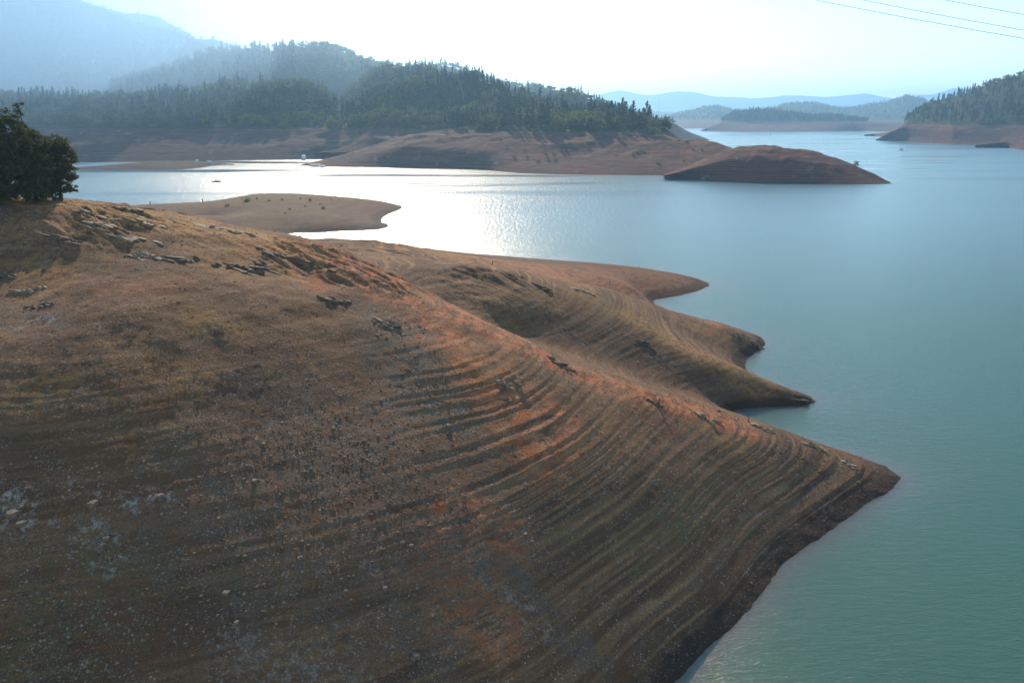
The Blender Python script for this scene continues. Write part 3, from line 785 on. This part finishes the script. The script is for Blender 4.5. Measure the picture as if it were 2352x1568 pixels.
# ------------------------------------------------------------------ big oaks on the near hill
def big_tree(name, label, base, h, lobes, nleaf, size, seed, trunk_r=.45, sparse=None):
    r = np.random.default_rng(seed)
    e = empty(name, base)
    tag(e, label, 'tree', 'oaks at the top of the near hill')
    P = []; tot = sum(l[3] ** 2 * l[4] for l in lobes)
    m = MB()
    m.tube([(0, 0, -1.5), (.15, .1, h * .12), (-.1, 0, h * .3), (.1, .1, h * .55)], [trunk_r * 1.3, trunk_r, trunk_r * .8, trunk_r * .4], 9)
    for (x, y, z, R, dens) in lobes:
        n = int(nleaf * R * R * dens / tot)
        # twig clusters spread over the lobe, leaves gathered round each
        nc = max(6, n // 50)
        d = r.normal(size=(nc, 3)); d /= np.linalg.norm(d, axis=1)[:, None]
        cen = d * (R * r.uniform(.25, 1.0, nc) ** .45)[:, None] * np.array([1, 1, .82]) + np.array([x, y, z])
        k = r.integers(0, nc, n)
        P.append(cen[k] + r.normal(size=(n, 3)) * (R * .09 + .10) * np.array([1, 1, .75]))
        m.tube([(0, 0, h * .14), (x * .45, y * .45, z * .62), (x, y, z)], [trunk_r * .5, trunk_r * .28, .05], 5)
        for c in cen[:14]:
            m.tube([(x, y, z), tuple(c)], [.06, .02], 3)
    P = np.concatenate(P); P = P[P[:, 2] > .2]
    V, Fq = leaf_quads(P, size, r)
    cr = mesh_obj('crown', V, Fq, M_oaknear, parent=e)
    add_attr(cr, 'tint', np.repeat(r.uniform(0, .55, len(Fq)), 4))
    m.build('trunk', M_bark, e)
    return e
def near(u, v):
    x, y, z = hit(u, v); return (x, y, z)
b1 = near(20, 464); b2 = near(82, 463); b3 = near(140, 461)
pxm = 1 / F * 172   # metres per photo unit up there
big_tree('oak_tree', 'tallest leafy oak at the left edge, on the crest of the near hill', b1, 17, [
 (-2.5,0,14.3,3.4,1),(1.3,.5,14.6,2.7,1),(-4.5,0,10,4.2,1),(.5,-1,10,4.0,1),(3.2,0,11.6,2.6,1),(-3,-1,6,4,1),(2,-1,6,3.6,1),(-6,1,13,3.5,1),(0,-1.5,3,3.2,.8),(-4,-1,2.5,3,.8),(1.5,-2,1.6,2.6,1),(-2,-2,1.4,2.6,1)], 30000, .17, 21)
big_tree('oak_tree', 'middle oak with a thin ragged top poking above the others', b2, 18.5, [
 (-.9,0,16.6,1.15,.7),(-.2,0,18.0,.9,.55),(-1.1,0,14.2,1.5,.6),(.6,0,13.2,1.7,.9),(-.6,-.5,10.5,3.2,1),(2.2,0,11.2,2.4,1),(0,-1,7,3.6,1),(2.5,-1,7.6,2.7,1),(-2,-1,4,3,.9),(1.5,-1.5,3.4,2.8,.9),(-1.5,-2,1.5,2.5,1),(1.5,-2,1.4,2.3,1)], 24000, .16, 22)
big_tree('oak_tree', 'lower spreading oak at the right of the clump, branches reaching over the lake', b3, 13, [
 (.9,0,11.0,2.3,1),(-1.2,0,9.8,2.6,1),(1.9,0,8.6,2.3,1),(-.5,-1,6.4,3.0,1),(2.2,-.5,5.6,2.1,.9),(3.0,0,4.6,1.2,.7),(1.6,-1,2.6,1.7,.7),(3.0,0,2.5,1.0,.6),(-2,-1,3,2.6,.9),(-.2,-1.5,1.6,1.8,.8)], 22000, .15, 23, .35)

# ------------------------------------------------------------------ loose rubble
def stone_variant(r, flat):
    ico = [(0,0,1),(0,0,-1)]; n = 6
    for k in range(n):
        an = k * 2 * math.pi / n
        ico.append((math.cos(an) * .9, math.sin(an) * .9, .35 * (-1) ** k))
    V = np.array(ico, float) * (1 + r.uniform(-.28, .28, (len(ico), 1))); V[:, 2] *= flat
    Fc = []
    for k in range(n):
        a, b = 2 + k, 2 + (k + 1) % n
        Fc += [[0, a, b], [1, b, a]]
    return V, np.array(Fc)
def mat_stone():
    m, t, p = new_mat('loose_stone')
    tint = t.attr('tint')
    c = t.mix(tint, C(.130, .088, .058), C(.360, .255, .165))
    g = t.new('ShaderNodeNewGeometry')
    n = t.noise(g.outputs['Position'], 9, 3)
    t.link(t.mix(t.math('MULTIPLY', n, .5), c, C(.11, .07, .045)), p.inputs['Base Color']); p.inputs['Roughness'].default_value = .9
    return m
M_stone = mat_stone()
rs = np.random.default_rng(12)
N = 170000
su = rs.uniform(-250, 2100, N); sr = np.exp(rs.uniform(math.log(58), math.log(260), N))
sa = np.arctan((su - CU) / F * 1.05)
sx, sy = np.sin(sa) * sr, np.cos(sa) * sr
sz_, _t = terrain(sx, sy)
dens = .35 + .65 * sstep(-.25, .35, fbm(sx / 7, sy / 7, 61, 4))
gm = np.zeros(N)
for (u, v, R) in [(930,760,8),(960,900,9),(1020,960,8),(850,1020,10),(700,1150,16),(900,1250,18),(600,1300,16),(1150,1320,4),(1250,1440,6),(300,1250,14),(1650,950,6),(1850,1030,10),(1950,1090,8),(950,1450,14),(100,1450,12)]:
    x0, y0, _z = hit(u, v); gm = np.maximum(gm, 1 - sstep(.3, 1.1, np.hypot(sx - x0, sy - y0) / R))
dens = np.maximum(dens * (.35 + .65 * gm), .8 * sstep(2.2, .8, sz_))
keep = (sz_ > .3) & (rs.uniform(size=N) < dens)
sx, sy, sz_, gm = sx[keep], sy[keep], sz_[keep], gm[keep]
n = len(sx); S = .04 + .042 * rs.exponential(1, n) * (.7 + .5 * gm); S = np.clip(S, .035, .34) * (.7 + .4 * np.hypot(sx, sy) / 130)
vars_ = [stone_variant(rs, f) for f in (.55, .4, .3, .5, .65)]
VV, FF, TT = [], [], []; off = 0
vi = rs.integers(0, 5, n)
for k_, (V, Fq) in enumerate(vars_):
    k = np.nonzero(vi == k_)[0]; ro = rs.uniform(0, 6.28, len(k)); c, s = np.cos(ro)[:, None], np.sin(ro)[:, None]
    e1 = rs.uniform(.7, 1.4, len(k))[:, None]
    X = (V[:, 0] * e1 * c - V[:, 1] * s) * S[k][:, None] + sx[k][:, None]
    Y = (V[:, 0] * e1 * s + V[:, 1] * c) * S[k][:, None] + sy[k][:, None]
    Z = V[:, 2] * S[k][:, None] + sz_[k][:, None] + S[k][:, None] * .15
    VV.append(np.stack([X, Y, Z], -1).reshape(-1, 3)); FF.append((Fq[None] + (np.arange(len(k)) * len(V))[:, None, None] + off).reshape(-1, 3)); off += len(k) * len(V)
    TT.append(np.repeat(rs.uniform(0, 1, len(k)) ** 2.4, len(V)))
rub = mesh_obj('rubble', np.concatenate(VV), np.concatenate(FF), M_stone)
add_attr(rub, 'tint', np.concatenate(TT))
tag(rub, 'loose grey and tan stones strewn over the dry lake slope', 'gravel', kind='stuff')

# ------------------------------------------------------------------ slate outcrops and boulders
def outcrop(u, v, n, L, label, seed, mat=None, ang=-24, tilt=16, spread=2.2, group='slate outcrops on the near hill'):
    r = np.random.default_rng(seed); x0, y0, z0 = hit(u, v)
    m = MB()
    for i in range(n):
        l = L * min(.16 * math.exp(r.normal(.45, .55)), .75); w = r.uniform(.4, 1.3) * (L / 6) ** .5; t = r.uniform(.2, .6)
        ox, oy = r.normal(0, spread * .9), r.normal(0, spread * .45)
        px, py = x0 + ox, y0 + oy; pz = float(terrain([px], [py])[0][0])
        a = math.radians(ang + r.normal(0, 6)); ti = math.radians(tilt * .45 + r.normal(0, 4)); roll = math.radians(r.uniform(-30, 5))
        k = 5; V = []; px -= 0
        for q in range(k):
            f = q / (k - 1) * 2 - 1
            ww = w * (1 - abs(f) ** 3 * .5) * r.uniform(.55, 1.2); tt = t * (1 - abs(f) ** 3 * .5) * r.uniform(.7, 1.2)
            for sx_, sz2 in ((-1, -1), (1, -1), (1, 1), (-1, 1)):
                lx = f * l / 2; ly = sx_ * ww / 2 * r.uniform(.85, 1.1); lz = sz2 * tt / 2
                ly, lz = ly * math.cos(roll) - lz * math.sin(roll), ly * math.sin(roll) + lz * math.cos(roll)
                lx2, lz2 = lx * math.cos(ti) + lz * math.sin(ti), -lx * math.sin(ti) + lz * math.cos(ti)
                V.append((px + lx2 * math.cos(a) - ly * math.sin(a), py + lx2 * math.sin(a) + ly * math.cos(a), pz + lz2 - .06))
        Fc = [[0, 3, 2, 1], [4 * k - 4, 4 * k - 3, 4 * k - 2, 4 * k - 1]]
        for q in range(k - 1):
            b = 4 * q
            for s in range(4): Fc.append([b + s, b + (s + 1) % 4, b + 4 + (s + 1) % 4, b + 4 + s])
        m.add(V, Fc)
    V = np.array(m.v); V -= np.array([x0, y0, z0])
    o = mesh_obj('rock_outcrop', V, m.f, mat or M_rock); o.location = (x0, y0, z0)
    return tag(o, label, 'rock outcrop', group)
OC = [
 (300,482,7,7,'slate slabs breaking the skyline just right of the oaks'),
 (150,553,12,9,'long dark slate ledge below the oaks near the left edge'),
 (235,520,12,10,'upper row of thin slate slabs in the dry grass right of the oak shadow'),
 (300,545,10,8,'low slate slabs at the right end of the upper ledge'),
 (220,492,6,7,'pale flat slab lying highest in the golden grass'),
 (330,510,8,7,'scattered thin slabs in golden grass left of the red crest'),
 (340,580,14,7,'cluster of leaning slabs mid-way down the upper hill'),
 (430,598,12,9,'dark diagonal ledge running down to the right in mid hill'),
 (560,620,14,10,'big dark rock rib above the middle of the near slope'),
 (590,610,6,6,'pale-edged slabs capping the big dark rib'),
 (480,515,9,7,'broken slabs near the skyline where grass turns red'),
 (560,535,9,7,'reddish slabs at the crest above the low spit'),
 (640,590,10,8,'dark ribs on the left flank of the orange crest'),
 (720,620,12,8,'dark crag beside the orange crest'),
 (740,685,9,4,'dark knob of rock below the orange crest, left of its twin'),
 (775,682,9,4,'dark knob of rock below the orange crest, right of its twin'),
 (20,630,10,8,'dark slabs at the left edge above the grey scree'),
 (80,665,8,6,'slate slabs stepping down at the left edge'),
 (100,700,10,5,'dark blocky outcrop at the left edge of the slope'),
 (900,745,12,5,'grey broken crag at the shoulder of the spur'),
 (1280,835,14,6,'dark ragged ledge on the crest above the striped bowl'),
 (1505,925,8,3,'small dark root-like rock on the red crest of the first spur'),
 (1620,960,8,5,'pale slabs on the crest close to the narrow cove'),
 (1760,985,12,6,'thin slates bristling along the crest above the narrow cove'),
 (1860,1025,12,6,'thin slates along the lower crest towards the tip'),
 (1950,1065,12,5,'thin slates nearest the tip of the first spur'),
 (1160,885,9,5,'tilted slates in the red soil below the crest'),
 (1240,660,10,7,'dark rock band on the upper second spur'),
 (1330,665,10,7,'brown crag on the shoulder of the second spur'),
 (1480,790,10,5,'dark ledge crossing the second spur half-way down'),
 (1840,915,12,6,'dark rocks at the low tip of the second spur'),
 (1735,795,10,6,'brown rocks at the tip of the third spur'),
 (1690,770,10,6,'rocky crest of the third spur'),
]
for i, (u, v, n_, L, lab) in enumerate(OC):
    outcrop(u, v, int(n_ * 1.25), L, lab, 500 + i, mat=M_rockdark if ('dark' in lab) else M_rock, spread=L * .24)

def boulder(u, v, s, label, seed, mat=None, group='boulders on the near slope'):
    r = np.random.default_rng(seed); x0, y0, z0 = hit(u, v)
    # squarish block: subdivided cube with chipped corners
    V, Fc = [], []
    k = 4; ind = {}
    def vid(p):
        if p not in ind: ind[p] = len(V); V.append(p)
        return ind[p]
    rg = [i / (k - 1) * 2 - 1 for i in range(k)]
    for ax in range(3):
        for sg in (-1, 1):
            for i in range(k - 1):
                for j in range(k - 1):
                    q = []
                    for a, b in ((i, j), (i + 1, j), (i + 1, j + 1), (i, j + 1)):
                        p = [0, 0, 0]; p[ax] = sg; p[(ax + 1) % 3] = rg[a]; p[(ax + 2) % 3] = rg[b]; q.append(vid(tuple(round(c, 4) for c in p)))
                    Fc.append(q if sg > 0 else q[::-1])
    A = np.array(V, float); ln = np.linalg.norm(A, axis=1)[:, None]
    A = A * (.45 + .55 / ln) * (1 + r.uniform(-.13, .13, A.shape)); A *= np.array([s * r.uniform(.8, 1.3), s * r.uniform(.7, 1), s * r.uniform(.5, .8)])
    an = r.uniform(0, 6.28); R = np.array([[math.cos(an), -math.sin(an), 0], [math.sin(an), math.cos(an), 0], [0, 0, 1]]); A = A @ R.T
    o = mesh_obj('boulder', A, Fc, mat or M_rock); o.location = (x0, y0, z0 + s * .15)
    return tag(o, label, 'boulder', group)
for i, (u, v, s, lab) in enumerate([
 (1030,985,.55,'pale boulder at the foot of the grey crag'), (1206,1228,.45,'grey boulder just right of the orange soil patches'), (1222,1247,.4,'small blocky boulder below the orange patches'),
 (1272,1322,.4,'dark boulder on the tan bench line'), (1342,1353,.45,'pale lone boulder below the long tan bench'), (1530,1389,.5,'dark lump low on the striped slope'),
 (1477,1243,.4,'brown boulder between two striped benches'), (945,1255,.4,'boulder above the dark scree'), (955,1510,.6,'tall dark rock standing near the bottom edge'),
 (964,1524,.5,'pale rock beside the tall dark rock at the bottom edge'), (520,1365,.5,'pale rock at the bottom left of the slope'), (545,1440,.45,'tan rock in the lower left scree'),
 (95,1437,.4,'pale stone lowest at the left edge'), (1528,1500,.4,'white round stone in the dark wet shore strip'), (1242,1412,.45,'dark blocky rock on the lower slope'),
 (30,1190,.95,'large pale rock ledge at the left edge'), (50,1205,.65,'smaller pale block beside the large ledge at the left edge'), (245,1245,.6,'pale weathered rock cluster, upper part'),
 (232,1270,.5,'pale weathered rock cluster, lower part'), (370,1150,.7,'pale flat rock right of a low ledge'), (585,1110,.5,'grey slab-like boulder in mid slope'), (215,1165,.7,'leaning grey slab between two pale ledges'),
 (1970,1112,.5,'yellowish stone near the tip of the first spur'), (885,1355,.45,'grey rock in the dark lower scree'), (690,1290,.4,'brown rock in the middle of the lower scree')]):
    boulder(u, v, s * .75, lab, 700 + i, mat=M_boulder)
pp = hit(900, 1485)
m = MB(); m.tube([(0, 0, .05), (.35, 1.1, .12)], .035, 6)
o = m.build('pipe', M_white); o.location = pp; tag(o, 'thin white pipe lying in the scree near the bottom edge', 'pipe')

def stump(u, v, h, label, seed, bush=False):
    x, y, z = hit(u, v); r = np.random.default_rng(seed); m = MB(); h = h * .75
    m.tube([(0, 0, -.3), (.05, 0, h * .5), (.12, .05, h)], [h * .13, h * .09, h * .05], 7)
    for k in range(4):
        an = r.uniform(0, 6.28); m.tube([(0, 0, h * .05), (math.cos(an) * h * .35, math.sin(an) * h * .35, -.1)], [h * .07, h * .03], 5)
    m.tube([(.05, 0, h * .55), (h * .25 * r.choice([-1, 1]), 0, h * .8)], [h * .04, h * .015], 5)
    o = m.build('tree_stump', M_wood); o.location = (x, y, z)
    return tag(o, label, 'tree stump', 'dead stumps along the dry shore')
for i, (u, v, h, lab) in enumerate([(1131,606,1.7,'tall thin dead stump on the flat below the second spur crest'), (1467,615,1.4,'short dead stump on the skyline of the fourth spur'),
 (1718,968,1.5,'small dead stump on the crest by the narrow cove'), (1512,935,2.2,'dead stump with roots on the red crest'), (1400,652,1.6,'low dead stump near the shoulder above the third cove'),
 (345,470,3.5,'dead stump at the left end of the low green spit'), (465,465,4,'dead stump on the middle skyline of the low green spit')]):
    stump(u, v, h, lab, 800 + i)

def bush(u, v, s, label, group, P=None):
    r = np.random.default_rng(int(u * 7 + v)); x, y, z = P if P is not None else hit(u, v)
    pts = r.normal(size=(90, 3)) * np.array([s * .4, s * .4, s * .28]) + np.array([0, 0, s * .35])
    V, Fq = leaf_quads(pts, s * .16, r)
    o = mesh_obj('bush', V, Fq, M_oak); add_attr(o, 'tint', np.repeat(r.uniform(0, .4, 90), 4)); o.location = (float(x), float(y), float(z))
    return tag(o, label, 'bush', group)
for u, v in [(568,463),(618,463),(648,461),(690,458),(712,462),(735,470),(742,480),(700,475),(665,482),(655,492),(522,475),(590,458),(760,457),(770,452)]:
    bush(u, v, (1.0 + (u * 7 % 5) * .22) if u != 568 else 3.0, 'small dark bush dotted over the low green spit' if u != 568 else 'largest dark bush on top of the low green spit', 'bushes on the low green spit')
rb = np.random.default_rng(44)
nvp = G_point.shape
for k in range(26):
    i = int(rb.uniform(.30, .55) * nvp[0]); j = int(rb.uniform(.42, .93) * nvp[1])
    bush(k, k * 3, rb.uniform(2.2, 4.2), 'small dark bush dotted over the bare bank below the wooded point', 'bushes on the bare bank', P=G_point[i, j])
bush(5, 77, 5, 'dark bush on the slope near the tip of the dark red island', None, P=ground_on(G_isl, 1966, .72))

# ------------------------------------------------------------------ boats
def hull(L, B, Hh, sheer=.3):
    V = []; k = 9; secs = []
    for i in range(k):
        f = i / (k - 1); x = (f - .5) * L
        w = B / 2 * (1 - max(0, (f - .45) / .55) ** 2.2 * .97); d = -Hh * .35 * (1 - f ** 3 * .8); top = Hh * (.65 + sheer * f * f)
        secs.append([(x, -w, top), (x, -w * .85, top * .25), (x, 0, d), (x, w * .85, top * .25), (x, w, top)])
    V = [p for s in secs for p in s]; Fc = []
    for i in range(k - 1):
        for j in range(4): Fc.append([i * 5 + j, i * 5 + j + 1, i * 5 + 5 + j + 1, i * 5 + 5 + j])
        Fc.append([i * 5 + 4, i * 5, i * 5 + 5, i * 5 + 9])
    Fc.append([0, 1, 2, 3, 4][::-1]); return V, Fc
def runabout(p, rz, s, label):
    e = empty('motorboat', p, rz); e.scale = (s, s, s); tag(e, label, 'boat')
    MB().add(*hull(8.5, 2.6, 1.3)).build('hull', M_dark, e, True)
    MB().box((-.3, 0, 2.85), (3.4, 2.2, .10)).build('canopy', M_dark, e)
    m = MB()
    for x in (-1.0, .7):
        for y in (-.9, .9): m.tube([(x, y, .8), (x * .8, y, 2.82)], .05, 5)
    m.build('canopy_frame', M_alu, e)
    MB().box((.7, 0, 1.45), (.8, 1.3, .9), .8).build('console', M_white, e)
    MB().box((-.7, -.4, 1.2), (.6, .6, .7)).box((-.7, .4, 1.2), (.6, .6, .7)).build('seat', M_white, e)
    MB().box((-4.45, 0, .9), (.5, .5, 1.1), .8).build('outboard_motor', M_dark, e)
def houseboat(p, rz, s, label, decks=1, L=14.0):
    e = empty('houseboat', p, rz); e.scale = (s, s, s); tag(e, label, 'houseboat', None)
    m = MB()
    for y in (-1.6, 1.6): m.tube([(-L / 2, y, .15), (L / 2 - 1, y, .15), (L / 2, y, .5)], [.5, .5, .1], 8)
    m.build('pontoons', M_alu, e, True)
    MB().box((0, 0, .72), (L, 4.6, .22)).build('deck', M_white, e)
    MB().box((-.3, 0, 1.95), (L * .66, 3.7, 2.2)).build('cabin', M_white, e)
    for sy in (-1, 1):
        for i in range(4):
            MB().box((-.3 + (i - 1.5) * L * .15, sy * 1.87, 2.15), (L * .10, .06, .9)).build('window', M_glass, e)
    MB().box((0, 0, 3.14), (L * .92, 4.5, .14)).build('roof', M_white, e)
    m = MB()
    for x in (-L * .44, L * .44):
        for y in (-2.1, 2.1): m.tube([(x, y, .8), (x, y, 3.1)], .05, 5)
    for zz in (1.2, 1.6):
        for x in (-L * .47, L * .47): m.tube([(x, -2.2, zz), (x, 2.2, zz)], .04, 4)
    m.build('railing', M_alu, e)
    if decks > 1:
        MB().box((-.8, 0, 4.3), (L * .4, 3.2, 2.1)).build('upper_cabin', M_white, e)
        MB().box((-.8, 0, 5.45), (L * .6, 4.2, .14)).build('upper_roof', M_white, e)
        m = MB()
        for x in (-L * .4, L * .4):
            for y in (-2.1, 2.1): m.tube([(x, y, 3.2), (x, y, 4.2)], .05, 4)
        for y in (-2.1, 2.1): m.tube([(-L * .4, y, 4.2), (L * .4, y, 4.2)], .04, 4)
        m.build('upper_railing', M_alu, e)
def wp(u, v): return tuple(float(c) for c in at_z(u, v, 0.0))
runabout(wp(497, 418), math.radians(4), 1.05, 'dark motorboat with a flat canopy alone on the sparkling bay')
houseboat(wp(1090, 387.6), math.radians(2), .95, 'white flat-roofed houseboat moored at the foot of the bare point', 1, 13)
houseboat(wp(2070, 345), math.radians(60), 1.25, 'lone houseboat on the open water before the right-hand hill')
houseboat(wp(698, 367.6), math.radians(100), 1.35, 'two-storey white houseboat in front of the far hazy bank', 2, 13)
houseboat(wp(724, 383), math.radians(10), 1.0, 'longest white houseboat beached at the left tip of the bare point', 1, 15)
houseboat(wp(741, 384), math.radians(-15), .75, 'small houseboat between the long one and the bare point shore', 1, 11)
runabout(wp(752, 367.3), math.radians(10), .9, 'small motorboat near the far bank beside the beached houseboats')
runabout(wp(1769, 308.5), math.radians(30), 1.1, 'tiny boat speck far up the main lake')
def dock(p, rz, L, label):
    e = empty('dock', p, rz); tag(e, label, 'dock', None)
    MB().box((0, 0, .55), (L, 2.6, .25)).build('deck', M_plank, e)
    m = MB()
    for i in range(5): m.box(((i - 2) * L / 5, 0, .15), (L / 7, 2.2, .6))
    m.build('floats', M_dark, e)
    m = MB()
    for x in (-L / 2 + .5, 0, L / 2 - .5): m.tube([(x, 1.2, -.5), (x, 1.2, 2.2)], .12, 6)
    m.build('posts', M_wood, e)
dock(wp(519, 379), math.radians(-3), 24, 'floating dock off the end of the low grassy spit')
dock(wp(494, 380), math.radians(25), 16, 'short gangway dock at the shore of the low grassy spit')
for u, v, lab in [(478.5, 372.5, 'white tent-like shelter left of the docks on the spit'), (484, 374.5, 'white shelter closest to the docks on the spit'), (451, 369.5, 'small white shelter on the green top of the spit')]:
    x, y, z = at_Y(u, v, 1195.0); P = ground_on(G_spit, u, .62)
    m = MB().box((0, 0, 1.0), (4, 3.4, 2)).add([(-2.2, -1.9, 2), (2.2, -1.9, 2), (2.2, 1.9, 2), (-2.2, 1.9, 2), (-1.6, 0, 3), (1.6, 0, 3)], [[0, 1, 5, 4], [2, 3, 4, 5], [1, 2, 5], [3, 0, 4]])
    o = m.build('tent', M_white); o.location = tuple(float(c) for c in P); tag(o, lab, 'tent')

# ------------------------------------------------------------------ mast and cables
P = ground_on(G_back, 1512, .68)
e = empty('radio_mast', (float(P[0]), float(P[1]), float(P[2])), 0); tag(e, 'tall thin guyed radio mast behind the end of the wooded point', 'mast')
m = MB(); hm = 56
for k in range(3):
    an = k * 2.094; m.tube([(math.cos(an) * .55, math.sin(an) * .55, -2), (math.cos(an) * .55, math.sin(an) * .55, hm)], .09, 4)
for i in range(28):
    z = i * 2
    for k in range(3):
        a1, a2 = k * 2.094, (k + 1) * 2.094
        m.tube([(math.cos(a1) * .55, math.sin(a1) * .55, z), (math.cos(a2) * .55, math.sin(a2) * .55, z + 2)], .05, 3)
m.build('lattice', M_alu, e)
MB().tube([(0, 0, hm), (0, 0, hm + 3)], .12, 5).build('antenna', M_alu, e)
m = MB()
for k in range(3):
    an = k * 2.094 + .5; m.tube([(0, 0, hm * .9), (math.cos(an) * 30, math.sin(an) * 30, -8)], .02, 3)
m.build('guy_wires', M_wire, e)
for i, (ua, ub, vb, Yw, lab) in enumerate([(1870, 2352, 89, 130, 'lowest of the three power cables crossing the upper right sky'), (1978, 2352, 70, 134, 'middle one of the three power cables crossing the upper right sky'), (2166, 2352, 34, 138, 'highest of the three power cables crossing the upper right sky')]):
    xa, _, za = [float(c) for c in at_Y(ua, 0, Yw)]; xb, _, zb = [float(c) for c in at_Y(ub, vb, Yw)]
    cv = .0009; sl = (zb - za) / (xb - xa) - cv / 2 * (xb - xa) * 0
    pts = []
    for k in range(61):
        x = -80 + k * 9.5
        z = za + sl * (x - xa) + cv / 2 * (x - xa) * (x - xb)
        pts.append((x, Yw, z))
    o = MB().tube(pts, .04, 5).build('power_cable', M_wire); tag(o, lab, 'power cable', 'power cables overhead')

# ------------------------------------------------------------------ haze
M_haze = bpy.data.materials.new('haze_air'); M_haze.use_nodes = True
nt = M_haze.node_tree; nt.nodes.clear()
out = nt.nodes.new('ShaderNodeOutputMaterial'); pv = nt.nodes.new('ShaderNodeVolumePrincipled')
pv.inputs['Color'].default_value = (.36, .66, 1.0, 1); pv.inputs['Density'].default_value = .88e-4
pv.inputs['Anisotropy'].default_value = .5
nt.links.new(pv.outputs[0], out.inputs['Volume'])
m = MB().box((0, 11800, 395), (34000, 25600, 830))
hz = m.build('haze', M_haze); tag(hz, 'thin blue haze hanging over the lake and hills', 'haze', kind='stuff')

M_mist = bpy.data.materials.new('mist_air'); M_mist.use_nodes = True
nt = M_mist.node_tree; nt.nodes.clear()
out = nt.nodes.new('ShaderNodeOutputMaterial'); pv = nt.nodes.new('ShaderNodeVolumePrincipled')
pv.inputs['Color'].default_value = (.42, .68, 1.0, 1); pv.inputs['Density'].default_value = 4.8e-4
pv.inputs['Anisotropy'].default_value = .6
nt.links.new(pv.outputs[0], out.inputs['Volume'])
def mist(c, d, rz, label):
    nu_, nv_ = 32, 16; V = []
    for j in range(1, nv_):
        for i in range(nu_):
            a_, b_ = 2 * math.pi * i / nu_, math.pi * j / nv_
            V.append((math.sin(b_) * math.cos(a_) * d[0], math.sin(b_) * math.sin(a_) * d[1], math.cos(b_) * d[2]))
    V += [(0, 0, d[2]), (0, 0, -d[2])]; T, B = len(V) - 2, len(V) - 1; Fc = []
    for j in range(nv_ - 2):
        for i in range(nu_):
            k2 = (i + 1) % nu_; Fc.append([j * nu_ + i, (j + 1) * nu_ + i, (j + 1) * nu_ + k2, j * nu_ + k2])
    for i in range(nu_):
        k2 = (i + 1) % nu_; Fc.append([T, i, k2]); Fc.append([B, (nv_ - 2) * nu_ + k2, (nv_ - 2) * nu_ + i])
    o = mesh_obj('mist', np.array(V), Fc, M_mist, True); o.location = c; o.rotation_euler = (0, 0, rz)
    tag(o, label, 'mist', kind='stuff')
mist((-1150, 1950, 330), (720, 560, 340), .2, 'wide thin veil of mist before the tall left mountain')
mist((-1200, 1900, 320), (470, 380, 230), .2, 'blue smoky mist lying before the tall left mountain')
mist((-950, 1480, 170), (520, 330, 200), .25, 'thin mist over the rounded hill at the left')
mist((-420, 1850, 210), (600, 290, 200), -.1, 'faint mist drifting along the ridge behind the middle hill')

# ------------------------------------------------------------------ light, sky, camera
w = bpy.data.worlds.new('World'); sc.world = w; w.use_nodes = True
nt = w.node_tree; bg = nt.nodes['Background']
sky = nt.nodes.new('ShaderNodeTexSky'); sky.sky_type = 'NISHITA'; sky.sun_disc = False
sky.sun_elevation = SUN_EL; sky.sun_rotation = SUN_AZ
sky.altitude = 300; sky.air_density = 1.0; sky.dust_density = .2; sky.ozone_density = 5
tn = nt.nodes.new('ShaderNodeMix'); tn.data_type = 'RGBA'; tn.blend_type = 'MULTIPLY'; tn.inputs[0].default_value = 1
tn.inputs[7].default_value = (1.08, .99, .80, 1)
nt.links.new(sky.outputs[0], tn.inputs[6]); nt.links.new(tn.outputs[2], bg.inputs[0]); bg.inputs[1].default_value = .125
sl = bpy.data.lights.new('sun', 'SUN'); sl.energy = 2.8; sl.angle = math.radians(.55); sl.color = (1, .81, .58)
so = bpy.data.objects.new('sun', sl); COL.objects.link(so)
d = Vector((math.sin(SUN_AZ) * math.cos(SUN_EL), math.cos(SUN_AZ) * math.cos(SUN_EL), math.sin(SUN_EL)))
so.rotation_euler = (-d).to_track_quat('-Z', 'Y').to_euler(); so.location = (0, 0, 200)
cd = bpy.data.cameras.new('camera'); cam = bpy.data.objects.new('camera', cd); COL.objects.link(cam)
cam.location = (0, 0, H); cam.rotation_euler = (math.pi / 2 - PITCH, 0, 0)
cd.sensor_width = 36; cd.lens = 36 * F / 2352; cd.clip_start = 1; cd.clip_end = 40000
sc.camera = cam
sc.view_settings.view_transform = 'Standard'; sc.view_settings.look = 'None'
sc.view_settings.exposure = 1.05; sc.view_settings.gamma = 1
sc.cycles.volume_bounces = 1; sc.cycles.max_bounces = 6
